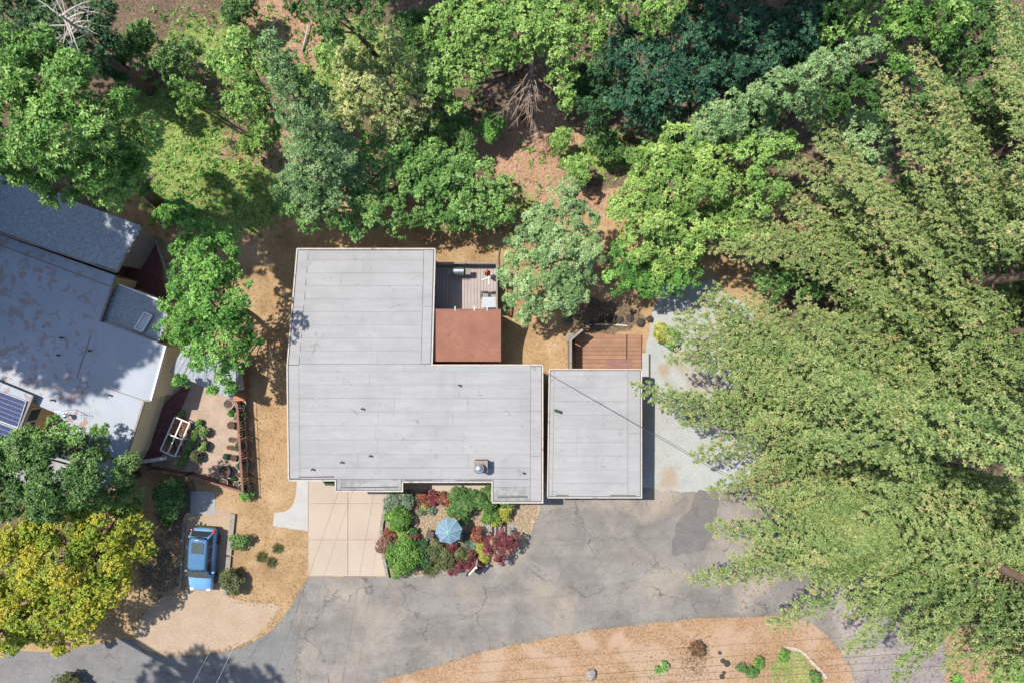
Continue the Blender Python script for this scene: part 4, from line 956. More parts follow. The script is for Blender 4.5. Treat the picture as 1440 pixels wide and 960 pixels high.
    bm = NB(); box(bm, T((0, 2.24, .52)), (1.5, .16, .26), rz); bmesh.ops.bevel(bm, geom=list(bm.edges), offset=.05, segments=2, affect='EDGES'); obj('bumper', bm, M['dark'], t0)
    for s in (-.35, .25):
        bm = NB(); beam(bm, T((s, -1.24, 1.09)), T((s + .4, -1.05, 1.22)), .02, .02); obj('wiper', bm, M['dark'], t0)
build_car(291, 781, R(-4))

# timber edging either side of the parking pad, stone edging of beds
def edging(label, pts, wd, ht, mat, name='edging', seg=1.2, cat='edging'):
    e = thing(name, label, cat, P(*pts[0]))
    for a, b_ in zip(pts[:-1], pts[1:]):
        A0, B0 = P(*a), P(*b_); n = max(1, round((B0 - A0).length / seg)); d = (B0 - A0) / n
        for i in range(n):
            bm = NB(); zz = Vector((0, 0, ht / 2 - .02 + random.uniform(-.01, .01))); beam(bm, A0 + d * (i + .02) + zz, A0 + d * (i + .98) + zz, wd * random.uniform(.9, 1.1), ht); obj('kerb_block', bm, M[mat], e)
    return e
edging('pale timber edging along the right side of the parking pad', [(329, 720), (323, 780), (318, 836)], .34, .22, 'timber_grey', seg=2.2)
edging('dark shaded timber edging along the left side of the parking pad', [(260, 735), (257, 785), (254, 828)], .16, .16, 'timber_grey', seg=2.2)
edging('curved stone edging between cream driveway and front garden', smooth([(553, 690), (547, 704), (540, 722), (537, 745), (538, 770), (543, 795), (546, 811)], 2, False), .22, .3, 'timber_grey', seg=.6)
edging('low kerb along the asphalt side of the front garden', smooth([(546, 812), (600, 807), (662, 799), (690, 793)], 3, False), .16, .14, 'stone', seg=.8)
edging('curved pale stone edging of the small green bed on the dirt verge', smooth([(1101, 909), (1115, 910), (1130, 917), (1140, 929), (1152, 940), (1161, 952)], 3, False), .22, .16, 'pale_stone', seg=.35)

# ------------------------------------------------------------------ front garden
rp = P(634.5, 735.5); PZ = 2.25
um = thing('parasol', 'pale blue eight-panel parasol with green top on the front gravel', 'parasol', rp)
bm = NB(); tube(bm, [rp, rp + Vector((0, 0, PZ + .1))], .025, 8); obj('pole', bm, M['white'], um)
bm = NB(); lathe(bm, rp, [(.28, 0), (.28, .06), (.06, .12), (.05, .3)], 16); obj('base', bm, M['dark'], um)
pk = rp + Vector((0, 0, PZ + .12)); r_out = .97
tilt = Matrix.Rotation(R(2), 3, 'X')
for i in range(8):
    a0, a1 = 2 * math.pi * (i + .2) / 8, 2 * math.pi * (i + 1.2) / 8; bm = NB(); gr_ = []
    for t_ in np.linspace(.13, 1, 6):
        row = []
        for u in np.linspace(0, 1, 5):
            a = a0 + (a1 - a0) * u; sag = .06 * t_ * math.sin(math.pi * u); rr = r_out * t_ * (1 - .10 * math.sin(math.pi * u) * t_)
            row.append(bm.verts.new(pk + tilt @ Vector((rr * math.cos(a), rr * math.sin(a), -.36 * t_ ** 1.25 - sag))))
        gr_.append(row)
    for k_ in range(5):
        for j in range(4): bm.faces.new((gr_[k_][j], gr_[k_][j + 1], gr_[k_ + 1][j + 1], gr_[k_ + 1][j]))
    bmesh.ops.solidify(bm, geom=list(bm.faces), thickness=.008); pn = obj('canopy_panel', bm, M['canopy_blue'], um)
    bm = NB(); tube(bm, [pk + tilt @ Vector((r_out * t_ * math.cos(a0), r_out * t_ * math.sin(a0), -.36 * t_ ** 1.25 + .012)) for t_ in np.linspace(.12, 1, 5)], .009, 5); obj('rib', bm, M['white'], um)
bm = NB(); lathe(bm, pk + Vector((0, 0, -.06)), [(.16, 0), (.13, .03), (.05, .08), (.01, .13)], 12); obj('vent_cap', bm, M['canopy_green'], um)
chair(605.5, 748, .03, R(70), 'dark patio chair at the left of the blue parasol', 'pot_dark', 'dark', 'chairs by the blue parasol')
chair(657, 752, .03, R(-100), 'dark patio chair in the shade right of the blue parasol', 'pot_dark', 'dark', 'chairs by the blue parasol')
p = P(628, 737, .03); tb = thing('garden_table', 'small round dark table under the blue parasol', 'table', p)
bm = NB(); lathe(bm, p + Vector((0, 0, .68)), [(.42, 0), (.42, .03), (.01, .035)], 18); obj('tabletop', bm, M['dark'], tb)
for i in range(3):
    bm = NB(); a = 2.1 * i; tube(bm, [p + Vector((.33 * math.cos(a), .33 * math.sin(a), 0)), p + Vector((.2 * math.cos(a), .2 * math.sin(a), .68))], .02, 5); obj('leg', bm, M['dark'], tb)
for i, x in enumerate((693, 699, 705.5, 711.5)):
    bm = NB(); beam(bm, P(x, 735, .06), P(x - .3, 753.5, .06), .13, .12)
    tag(obj('timber_sleeper', bm, M['timber_dark'], None, False, P(x, 744)), ('leftmost', 'second from the left', 'second from the right', 'rightmost')[i] + ' of four dark sleepers set across the garden path', 'sleeper', 'sleepers across the garden path')
# house-sale sign: white post, long arm, hanging board
p = P(671.5, 784); A_ = P(659.5, 807, 1.95); Tp = Vector((p.x, p.y, 2.0))
fs = thing('hanging_sign', 'white post sign with long arm at the asphalt edge of the garden', 'sign', p)
bm = NB(); box(bm, p + Vector((0, 0, 1.05)), (.11, .11, 2.1)); obj('post', bm, M['white'], fs)
e_ = Vector((A_.x, A_.y, 1.95)); bm = NB(); beam(bm, Vector((p.x, p.y, 1.95)), e_, .10, .10); obj('arm', bm, M['white'], fs)
d = (e_ - Vector((p.x, p.y, 1.95))).normalized(); c0 = Vector((p.x, p.y, 0)) + d * .25; c1 = Vector((p.x, p.y, 0)) + d * 1.05
for z, hh, nm, mt in ((1.45, .62, 'sign_board', 'dark'), (1.03, .16, 'rider', 'red')):
    bm = NB(); beam(bm, Vector((c0.x, c0.y, z)), Vector((c1.x, c1.y, z)), .03, hh); obj(nm, bm, M[mt], fs)
for c_ in (c0.lerp(c1, .12), c0.lerp(c1, .88)):
    bm = NB(); tube(bm, [Vector((c_.x, c_.y, 1.76)), Vector((c_.x, c_.y, 1.91))], .012, 5); obj('hook', bm, M['dark'], fs)
bm = NB(); box(bm, Vector((p.x, p.y, 2.13)), (.15, .15, .05)); obj('post_cap', bm, M['white'], fs)

SH = 0
def shrub(label, x, y, rpx, h, pal, leaf=.12, spacing=.13, K=7, asp=.45, spiky=False, n=4, name='shrub', cat='shrub', group=None, tint0=.5, zc=None, flat=.8):
    global SH; SH += 1; r = np.random.default_rng(900 + SH); rad = rpx / S0 * (1 - h / H)
    top = P(x, y, h * .6); p = G(x + (720 - x) * h * .6 / H, y + (480 - y) * h * .6 / H)
    t0 = thing(name, label, cat, p, group)
    bm = NB()
    for i in range(4):
        a = r.uniform(0, 6.28); limb(bm, p - Vector((0, 0, .05)), top + Vector((math.cos(a), math.sin(a), 0)) * rad * .5, .03, .012, r)
    obj('stem', bm, M['bark'], t0)
    c = np.array(top) if not spiky else np.array(p) + np.array([0, 0, h * .35])
    mini(c, rad, pal, r, leaf, spacing, K, asp, t0, 'foliage', tint0, spiky, n=n, flat=flat)
    return t0
for a in (
    ('silvery sage shrub under the eave at the top left of the front garden', 563, 702, 15, .7, 'sage'),
    ('bright green dome shrub beside the cream driveway, below the sage one', 561, 727, 19, 1.0, 'bright'),
    ('rust-brown feathery shrub on the driveway edge', 548, 765, 15, .8, 'rust'),
    ('rust-red tuft just above the feathery brown shrub', 546, 749, 9, .5, 'redmix'),
    ('small lime shrub above the big bright green one', 568, 752, 9, .6, 'lime'),
    ('biggest bright green shrub at the driveway corner of the garden', 566, 790, 25, 1.3, 'bright'),
    ('bright green upper shrub joined to the biggest corner one', 574, 771, 14, 1.1, 'bright'),
    ('dark green shrub in shade right of the bright corner shrub', 594, 778, 15, .8, 'dark'),
    ('brown-olive wispy shrub at the bottom middle of the garden', 617, 782, 19, .9, 'olive'),
    ('dark maroon shrub below the parasol', 634, 773, 11, .7, 'maroon'),
    ('maroon leafy shrub right of the wispy olive one', 645, 789, 13, .7, 'maroon'),
    ('olive-pink shrub between maroon shrubs below the parasol', 650, 777, 12, .7, 'olive'),
    ('dark red ground shrub left of the white sign post', 663, 781, 11, .5, 'maroon'),
    ('round burgundy shrub right of the parasol shade', 672, 754, 11, .8, 'redmix'),
    ('yellow tuft left of the purple maple', 677, 769, 8, .6, 'gold'),
    ('olive-yellow shrub at the foot of the white sign', 682, 784, 8, .5, 'gold'),
    ('largest deep green shrub against the front recess', 664, 705, 24, 1.4, 'forest'),
    ('yellow-green shrub right of the deep green one', 690, 722, 15, 1.0, 'bright'),
    ('golden shrub at the top of the sleeper path', 704, 727, 13, 1.1, 'gold'),
    ('green shrub tucked under the front eave corner', 712, 708, 13, .9, 'forest'),
    ('leafy low shrub with red tips by the porch', 598, 703, 9, .6, 'redmix'),
    ('red and orange shrub in the middle of the porch row', 622, 703, 9, .7, 'redmix'),
    ('dusky red shrub at the left of the porch row', 584, 707, 8, .5, 'redmix'),
    ('dark leafy plant between the two red porch shrubs', 610, 701, 8, .4, 'maroon'),
    ('dark purple plant right of the red porch shrubs', 637, 709, 8, .5, 'maroon'),
    ('small yellow plant in the porch row', 597, 711, 6, .35, 'gold'),
    ('small grey-green plant at the front of the porch row', 606, 716, 7, .3, 'sage'),
    ('low grey-green plant at the gravel edge of the porch row', 592, 716, 6, .3, 'sage'),
    ('small sage plant beneath the deep green recess shrub', 643, 717, 7, .35, 'sage'),
    ('lime tuft at the lower edge of the deep green recess shrub', 656, 721, 6, .4, 'lime'),
    ('pale plant beside the chair left of the parasol', 611, 765, 6, .5, 'tan'),
    ('dark shrub in the shade below the bright dome shrub', 580, 748, 7, .4, 'dark'),
    ('wine-red low plant right of the lime tuft', 582, 757, 8, .5, 'maroon'),
    ('green spray beside the recess wall', 634, 699, 7, .4, 'tan')):
    shrub(*a)
shrub('spiky pale green agave-like plant below the parasol shade', 661, 765, 13, .5, 'sage', K=10, spiky=True, name='spiky_plant', cat='plant', tint0=.75)
shrub('spiky rust grass spilling over the driveway edging', 551, 772, 13, .6, 'rust', K=10, spiky=True, name='ornamental_grass', cat='grass')
shrub('wispy brown grass spilling towards the asphalt', 604, 796, 15, .5, 'olive', K=10, spiky=True, name='ornamental_grass', cat='grass')
TREES = 300
tree('maple_tree', 'purple-red spreading maple at the right end of the front garden', 'tree', (700, 750), [(692, 762, 13, 1.5), (707, 758, 13, 1.7), (720, 762, 11, 1.5), (700, 776, 13, 1.5), (686, 772, 9, 1.3), (712, 772, 10, 1.5), (703, 787, 8, 1.2)], 'maroon', .14, .15, 7, tr=.06, tint0=.55)
# beds on the lawn and verge
shrub('clipped round green shrub right of the parked car', 340, 757, 12, .8, 'forest', n=1, tint0=.6)
shrub('straggly olive shrub on the lawn by the car bonnet', 330, 811, 18, 1.0, 'olive', tint0=.6)
shrub('dark green shrub outside the fence corner', 347, 696, 9, .6, 'vivid')
shrub('round dark green bush above the parked car', 238, 704, 24, 2.2, 'forest', .2, .22)
shrub('bright green tuft at the foot of the dark bush', 235, 727, 9, .8, 'bright')
for i, (x, y, rr, pal, lb) in enumerate(((1066, 929, 8, 'bright', 'rounded bright green shrub on the dirt verge'), (1058, 943, 9, 'forest', 'dark shrub just below the rounded bright green one on the verge'), (1043, 939, 5, 'forest', 'smallest dark shrub left of the pair on the verge'), (1104, 922, 8, 'bright', 'dark green mound at the top of the stone-edged bed'), (1147, 951, 8, 'forest', 'dark shrub at the bottom of the stone-edged bed'), (985, 912, 10, 'litter', 'brown withered bush on the dirt verge'), (933, 934, 5, 'green', 'tiny green seedling in the dry debris of the verge'), (924, 941, 4, 'green', 'tinier green seedling left of its neighbour on the verge'), (1430, 945, 14, 'vivid', 'green bush at the bottom right corner'), (1405, 950, 9, 'lime', 'lime bush left of the corner bush'), (1345, 955, 8, 'vivid', 'low green bush by the fallen stick at the bottom right'), (95, 958, 17, 'olive', 'green bush on the road edge under the yellow tree'))):
    shrub(lb, x, y, rr, .6 if rr < 12 else 1.2, pal)
shrub('yellow-flowering bush at the left edge of the sage gravel', 930, 469, 13, 1.4, 'gold', .16, .17)
shrub('green bush just right of the yellow-flowering one', 944, 480, 13, 1.2, 'green', .16, .17)
rock(830, 946, .42, 'lone grey-brown boulder on the orange dirt verge', None, 'stone', .8)
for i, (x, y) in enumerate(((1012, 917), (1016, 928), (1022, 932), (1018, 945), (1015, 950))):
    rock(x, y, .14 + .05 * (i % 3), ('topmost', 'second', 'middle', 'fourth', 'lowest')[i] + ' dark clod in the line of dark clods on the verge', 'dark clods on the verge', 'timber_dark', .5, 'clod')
for x, y, wl in ((390, 771, 'upper'), (381, 790, 'lower'), (367, 783, 'left')): shrub(wl + ' of three low green weed patches on the dry lawn right of the car', x, y, 9, .25, 'olive', spiky=True, group='weed patches on the dry lawn', name='weed', cat='weed', n=5, flat=.3)

# ------------------------------------------------------------------ trees of the rear belt
TREES = 0
T_ = tree
T_('broad_tree', 'large dark green tree overhanging the neighbouring shingle roof', 'tree', (224, 287), [(60, 115, 52, 12.6), (15, 95, 50, 12.6), (118, 135, 55, 13.6), (28, 185, 60, 12.6), (95, 200, 60, 13.6), (165, 178, 50, 11.5), (150, 235, 48, 10.6), (92, 258, 36, 9.4), (192, 208, 34, 9.4), (55, 70, 32, 13.6), (15, 235, 30, 10.6), (175, 255, 25, 8.3)], 'pine', .36, .40, 8, tr=.34, tint0=.5)
T_('woodland_tree', 'shaded dark tree at the top left corner behind the bare branches', 'tree', (213, 130), [(130, 70, 40, 5.2), (85, 35, 45, 5.6), (20, 30, 50, 5.6), (150, 30, 35, 4.8)], 'dark', .36, .42, tr=.3, tint0=.35)
T_('bushy_tree', 'low dark scrub tree in the shaded clearing right of the bare branches', 'tree', (252, 100), [(240, 98, 24, 2.6), (262, 78, 22, 2.4), (215, 70, 22, 2.6)], 'forest', .30, .36, tr=.1, tint0=.45)
T_('young_tree', 'small bright tree alone in the shaded clearing', 'tree', (285, 150), [(254, 124, 15, 4), (276, 132, 15, 4.2), (263, 150, 11, 3.5), (285, 145, 9, 3.2)], 'oak', .24, .26, tr=.08)
T_('broadleaf_tree', 'light green tree left of the tall blue-green spire', 'tree', (409, 172), [(345, 65, 24, 7.2), (328, 92, 25, 6.7), (355, 108, 32, 6.7), (350, 148, 28, 5.6), (374, 172, 22, 4.8), (304, 84, 12, 6.4), (380, 185, 18, 4.0)], 'oak', .30, .33, tr=.16, tint0=.5)
T_('conifer_tree', 'tall blue-green spire tree leaning from the shrubs to the upper left', 'tree', (500, 262), [(380, 55, 12, 12.9), (391, 78, 18, 12.2), (403, 105, 26, 11.3), (424, 140, 32, 10.0), (442, 182, 38, 8.3), (428, 228, 34, 6.8), (462, 220, 38, 6.4), (448, 262, 36, 5.1), (415, 262, 26, 5.1), (486, 262, 30, 4.4)], 'bluegreen', .30, .33, 9, .3, tr=.22, tint0=.5)
T_('broadleaf_tree', 'tan-tinged tree behind the blue-green spire', 'tree', (585, 215), [(498, 95, 28, 4.8), (535, 82, 33, 5.4), (563, 108, 33, 5.4), (528, 130, 38, 4.8), (575, 145, 28, 4.1), (500, 150, 28, 4.1), (550, 172, 32, 3.4), (590, 175, 20, 3.1)], 'tan', .28, .33, tr=.16, tint0=.5)
T_('bushy_tree', 'green bushy tree at the foot of the blue-green spire', 'tree', (520, 296), [(440, 292, 28, 2.8), (478, 292, 34, 2.6), (520, 280, 36, 2.7), (526, 308, 18, 1.7), (415, 285, 22, 2.5)], 'green', .28, .32, tr=.12, tint0=.48)
T_('bushy_tree', 'dense green bush tree behind the back lawn, left of three', 'tree', (612, 288), [(575, 240, 28, 2.5), (606, 225, 26, 2.7), (620, 255, 33, 2.5), (584, 280, 33, 2.0), (632, 290, 32, 2.0), (605, 306, 22, 1.5)], 'green', .26, .31, tr=.12, group='bush trees behind the back lawn', tint0=.42)
T_('bushy_tree', 'dense green bush tree behind the back lawn, middle of three', 'tree', (670, 285), [(646, 226, 24, 2.5), (667, 250, 30, 2.5), (660, 285, 30, 2.0), (680, 310, 18, 1.5)], 'green', .26, .31, tr=.12, group='bush trees behind the back lawn', tint0=.5)
T_('bushy_tree', 'smallest green bush tree behind the back lawn, right of three', 'tree', (707, 290), [(706, 268, 20, 2.2), (708, 298, 18, 1.8), (695, 285, 16, 2.0)], 'green', .26, .31, tr=.10, group='bush trees behind the back lawn', tint0=.55)
T_('bushy_tree', 'low green bush tree joining the spire to the bush trees', 'tree', (556, 275), [(540, 222, 30, 3.2), (556, 262, 26, 3), (545, 298, 24, 2.6), (560, 318, 14, 2), (505, 322, 16, 2.4), (565, 195, 22, 3), (520, 215, 24, 3.4)], 'green', .26, .31, tr=.1, tint0=.5)
oak = T_('oak_tree', 'large pale green oak at the top with bare dead branches below', 'tree', (738, 165), [(640, 45, 38, 5.3), (625, 88, 33, 4.8), (608, 122, 26, 4.4), (652, 110, 26, 4.8), (690, 38, 42, 5.8), (730, 48, 38, 5.8), (772, 28, 42, 5.8), (802, 68, 32, 5.3), (832, 38, 32, 5.3), (790, 112, 22, 4.4), (795, 143, 14, 3.9), (715, 8, 40, 5.8), (660, 2, 40, 5.8), (802, 5, 38, 5.8), (720, 75, 24, 5.3), (640, 150, 14, 3.4), (682, 82, 22, 5.1)], 'oak', .32, .36, tr=.3, tint0=.5)
r = np.random.default_rng(77)
bm = NB()
root = P(748, 105, 7.5)
tube(bm, [G(742, 150), P(746, 118, 3), P(748, 98, 4.5), P(750, 70, 5.5)], [.14, .12, .10, .06], 8); obj('dead_trunk', bm, M['twig'], oak, True)
for i in range(22):
    a = r.uniform(R(190), R(290)); L = r.uniform(1.2, 3.4); z0 = r.uniform(2.2, 4.8); s0 = P(746 + (z0 - 3) * 1.0, 128 - (z0 - 2.2) * 13, z0)
    e_ = s0 + Vector((math.cos(a) * L, math.sin(a) * L, r.uniform(-.9, .5))); bm = NB(); limb(bm, s0, e_, .035, .010, r, .2, 6)
    for q in range(5):
        t_ = r.uniform(.35, .95); m_ = s0.lerp(e_, t_); b2 = a + r.normal(0, .5); limb(bm, m_, m_ + Vector((math.cos(b2), math.sin(b2), r.normal(0, .3))) * L * .28, .02, .006, r, .1, 4)
    obj('dead_branch', bm, M['twig'], oak)
T_('woodland_tree', 'dark green tree top at the top edge left of the oak', 'tree', (560, 120), [(440, 12, 28, 10), (480, 18, 33, 10.5), (518, 12, 33, 10), (462, 45, 16, 9)], 'forest', .32, .38, tr=.2, tint0=.4)
T_('woodland_tree', 'green tree top between the oak and the dark grove', 'tree', (852, 115), [(880, 12, 24, 11), (905, 38, 16, 10), (932, 14, 26, 11), (860, -10, 30, 11)], 'oak', .32, .36, tr=.18, tint0=.45)
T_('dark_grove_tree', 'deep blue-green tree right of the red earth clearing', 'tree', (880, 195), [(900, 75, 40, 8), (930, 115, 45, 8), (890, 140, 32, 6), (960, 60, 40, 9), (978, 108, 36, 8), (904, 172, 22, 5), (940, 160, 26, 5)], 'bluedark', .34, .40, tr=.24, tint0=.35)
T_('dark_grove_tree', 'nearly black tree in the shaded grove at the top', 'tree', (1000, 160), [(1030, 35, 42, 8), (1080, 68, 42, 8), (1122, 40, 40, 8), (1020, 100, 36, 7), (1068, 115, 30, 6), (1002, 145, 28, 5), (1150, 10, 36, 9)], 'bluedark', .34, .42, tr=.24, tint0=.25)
T_('dark_grove_tree', 'shaded green tree at the top between grove and redwoods', 'tree', (1080, 190), [(1190, 10, 36, 10), (1225, 20, 34, 10), (1260, 45, 30, 10), (1280, 15, 34, 10.5), (1330, 30, 30, 11), (1180, 40, 24, 9), (1260, 85, 22, 9)], 'pine', .32, .38, tr=.22, tint0=.42)
T_('conifer_tree', 'pale feathery spire tree reaching diagonally towards the upper right', 'tree', (1004, 230), [(1232, 62, 9, 15.5), (1214, 68, 13, 15), (1194, 76, 17, 14.4), (1170, 88, 22, 13.5), (1142, 102, 26, 12.5), (1116, 122, 27, 11.5), (1134, 142, 22, 10.5), (1086, 126, 27, 10.5), (1060, 150, 28, 9.5), (1075, 178, 24, 8), (1030, 160, 28, 8.5), (1004, 175, 26, 8), (980, 190, 24, 7)], 'bluegreen', .30, .33, 9, .3, tr=.22, tint0=.55)
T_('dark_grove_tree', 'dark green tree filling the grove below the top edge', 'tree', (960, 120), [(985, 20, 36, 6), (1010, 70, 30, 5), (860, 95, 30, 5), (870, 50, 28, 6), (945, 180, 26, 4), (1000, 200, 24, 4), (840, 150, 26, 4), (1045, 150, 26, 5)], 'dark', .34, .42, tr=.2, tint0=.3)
T_('dark_grove_tree', 'dark tree in the gap under the diagonal spire tree', 'tree', (1060, 100), [(1110, 85, 30, 6), (1150, 60, 34, 6.5), (1180, 110, 30, 6), (1200, 140, 28, 6), (1160, 150, 26, 5.5), (1240, 110, 26, 6), (1250, 160, 24, 5.5)], 'forest', .34, .42, tr=.2, tint0=.3)
T_('woodland_tree', 'mid green tree in the dark gaps at the far top right', 'tree', (1200, 180), [(1330, 70, 40, 8), (1370, 40, 40, 9), (1310, 130, 36, 8), (1360, 120, 36, 8), (1420, 60, 40, 9), (1400, 150, 36, 8), (1440, 130, 36, 8), (1350, 200, 30, 7), (1300, 200, 30, 7), (1430, 230, 36, 7), (1400, 290, 30, 6), (1370, 20, 36, 9)], 'forest', .34, .42, tr=.24, tint0=.4)
T_('woodland_tree', 'dark green tree below the boughs at the right', 'tree', (1150, 330), [(1150, 300, 34, 5), (1180, 340, 34, 5), (1210, 290, 34, 5), (1250, 330, 34, 5), (1100, 350, 28, 4), (1130, 390, 30, 4), (1080, 400, 26, 3.5), (1260, 260, 30, 6), (1290, 310, 34, 5), (1330, 330, 34, 5)], 'forest', .32, .40, tr=.2, tint0=.42)
T_('broadleaf_tree', 'bright yellow-green tree between olive tree and redwoods', 'tree', (905, 310), [(955, 198, 28, 7), (918, 232, 32, 7), (992, 218, 32, 7), (900, 270, 33, 6), (950, 258, 38, 7.2), (1000, 262, 33, 6.6), (878, 300, 26, 5), (925, 310, 36, 6), (970, 318, 34, 6), (1010, 300, 28, 5), (900, 345, 28, 4.5), (955, 350, 30, 5), (930, 372, 26, 4), (1040, 208, 20, 7)], 'lime', .30, .33, tr=.2, tint0=.5)
T_('bushy_tree', 'deep green bush tree under the bright yellow-green tree', 'tree', (900, 386), [(868, 385, 28, 3.2), (905, 392, 30, 3), (940, 395, 26, 3.5), (962, 380, 24, 4), (880, 355, 22, 3.5)], 'vivid', .24, .29, tr=.1, tint0=.36)
T_('broadleaf_tree', 'middle green tree wedged between bright tree and redwood boughs', 'tree', (1010, 270), [(1058, 218, 28, 8), (1080, 258, 27, 7), (1055, 290, 24, 6), (1095, 205, 24, 8), (1025, 330, 24, 5), (1060, 340, 30, 5)], 'oak', .28, .33, tr=.16, tint0=.5)
T_('broadleaf_tree', 'aqua-green tree top among the upper redwood boughs', 'tree', (1125, 235), [(1205, 182, 24, 8.5), (1226, 205, 24, 8.5), (1190, 205, 22, 8), (1225, 235, 20, 7.5)], 'bluegreen', .28, .32, tr=.14, tint0=.6)
T_('olive_tree', 'silvery green tree beside the rear deck railing', 'tree', (775, 392), [(800, 262, 13, 6.4), (791, 288, 24, 5.6), (765, 310, 26, 5), (820, 310, 24, 5), (745, 344, 28, 4.6), (785, 350, 36, 5), (825, 352, 26, 4.6), (725, 384, 24, 4), (765, 398, 32, 4.3), (805, 398, 30, 4), (730, 424, 20, 3.4), (764, 430, 20, 3), (736, 448, 10, 2.8), (798, 428, 18, 3)], 'silver', .24, .28, 9, .34, tr=.14, bark='bark_pale', tint0=.5, dens=1.7)
T_('garden_tree', 'vivid green tall tree overhanging the white canopy', 'tree', (346, 437), [(285, 330, 26, 6), (315, 342, 22, 6), (300, 365, 36, 6.6), (265, 350, 18, 6), (330, 390, 26, 6), (275, 400, 32, 6.5), (310, 420, 38, 7), (250, 430, 21, 5), (335, 440, 23, 5.5), (275, 455, 32, 6), (315, 470, 35, 6), (356, 476, 12, 5), (238, 460, 15, 5), (296, 500, 25, 5.5), (335, 505, 18, 5), (266, 490, 13, 5), (314, 528, 12, 4.5), (254, 535, 9, 4), (300, 546, 7, 4), (325, 545, 8, 4)], 'vivid', .27, .31, tr=.16, tint0=.5)
T_('yellow_tree', 'large golden-yellow tree at the bottom left', 'tree', (187, 747), [(30, 738, 42, 4.8), (88, 735, 38, 5.0), (148, 735, 36, 4.3), (188, 748, 27, 3.3), (20, 798, 46, 4.8), (80, 790, 46, 5.3), (140, 790, 42, 4.3), (182, 790, 24, 3.3), (40, 858, 40, 4.1), (100, 848, 40, 4.7), (148, 832, 30, 4.3), (203, 768, 16, 3.3), (15, 888, 28, 3.5), (75, 892, 20, 3.3), (120, 882, 22, 3.3), (170, 712, 22, 3.3), (115, 702, 22, 4.7), (85, 912, 8, 3.1), (-20, 840, 40, 4.7)], 'yellow', .25, .30, tr=.2, tint0=.60, sub=(.22, .40))
T_('broad_tree', 'dark green tree between yellow tree and white roof', 'tree', (195, 668), [(30, 640, 42, 6.8), (85, 658, 46, 7.2), (138, 668, 42, 6.8), (172, 690, 26, 4.2), (20, 688, 38, 6.5), (70, 700, 32, 6.6), (122, 640, 28, 6.0)], 'forest', .28, .33, tr=.2, tint0=.5, dens=1.7)
T_('young_tree', 'light green slender tree poking over the white roof edge', 'tree', (212, 655), [(88, 600, 17, 7), (110, 616, 15, 7), (70, 618, 18, 7), (36, 615, 16, 7), (50, 632, 18, 7), (135, 606, 7, 6.6), (148, 604, 6, 6.6), (12, 630, 18, 7)], 'green', .26, .30, tr=.1, tint0=.58)

BUSH = [(250, 290, 20, 1.4, 'vivid', 'green bush at the foot of the big left trunk'), (350, 205, 14, 1.0, 'lime', 'small lime bush beside the bare earth of the clearing'),
        (582, 40, 26, 2.2, 'forest', 'dark bush under the top edge left of the oak'), (600, 195, 24, 2.0, 'green', 'bush between tan-tinged tree and red earth'), (575, 85, 24, 2.4, 'forest', 'dark bush behind the tan-tinged tree'), (640, 190, 20, 1.4, 'forest', 'bush at the left end of the red earth'), (690, 178, 16, 1.0, 'vivid', 'low bush under the dead branches'), (845, 205, 22, 1.6, 'forest', 'bush on the shaded side of the red earth'), (815, 240, 18, 1.2, 'oak', 'bright bush behind the silvery tree'), (830, 120, 24, 2.4, 'dark', 'dark bush right of the dead branches'), (790, 195, 12, .8, 'oak', 'small bush in the middle of the red earth'), (470, 75, 20, 1.4, 'oak', 'bright bush by the fallen poles'), (425, 105, 16, 1.2, 'lime', 'small bright bush right of the spire tip'), (330, 20, 22, 1.8, 'forest', 'dark bush at the top edge of the clearing'), (195, 55, 22, 1.8, 'forest', 'dark bush right of the bare tree'), (160, 95, 20, 1.6, 'dark', 'dark bush between bare tree and big left tree')]
for x, y, rr, hh, pl_, lb in BUSH: shrub(lb, x, y, rr, hh, pl_, .20, .21, 9, .42, n=6, name='bush', cat='bush', group='understorey bushes')

# bare pale tree at the top left
p = G(150, 80); dt = thing('bare_tree', 'bare pale grey dead tree at the top left', 'tree', p)
bm = NB(); r = np.random.default_rng(5); tp = P(85, 22, 13)
tube(bm, [p, p.lerp(tp, .5) + Vector((.2, .1, 0)), tp], [.16, .11, .06], 7); obj('trunk', bm, M['bark_pale'], dt, True)
for i in range(16):
    s0 = p.lerp(tp, r.uniform(.7, 1)); a = r.uniform(0, 6.28); L = r.uniform(1.0, 2.6); e_ = s0 + Vector((math.cos(a) * L, math.sin(a) * L, r.uniform(-.2, 1.3)))
    bm = NB(); limb(bm, s0, e_, .055, .015, r, .2, 6)
    for q in range(5):
        m_ = s0.lerp(e_, r.uniform(.3, 1)); limb(bm, m_, m_ + Vector(r.normal(0, .45, 3)), .022, .008, r, .2, 4)
    obj('branch', bm, M['bark_pale'], dt)
# two fallen pale poles in the clearing at the top
for a, b_, lb in (((425, 72), (434, 32), 'pale fallen pole lying upright in the clearing, right one'), ((376, 42), (392, 27), 'short pale fallen pole in the clearing, left one')):
    A0, B0 = G(*a, .12), G(*b_, .3); bm = NB(); tube(bm, [A0, (A0 + B0) / 2 + Vector((.05, 0, .05)), B0], [.07, .06, .05], 7); tag(obj('fallen_pole', bm, M['bark_pale'], None, True, A0), lb, 'log', 'fallen poles in the clearing')
bm = NB(); tube(bm, [G(703, 350, .05), G(701, 362, .05), G(702, 375, .05), G(697, 388, .06)], .06, 6); tag(obj('branch', bm, M['bark'], None, True, G(702, 365)), 'dark curved branch on the ground by the deck railing corner', 'branch')

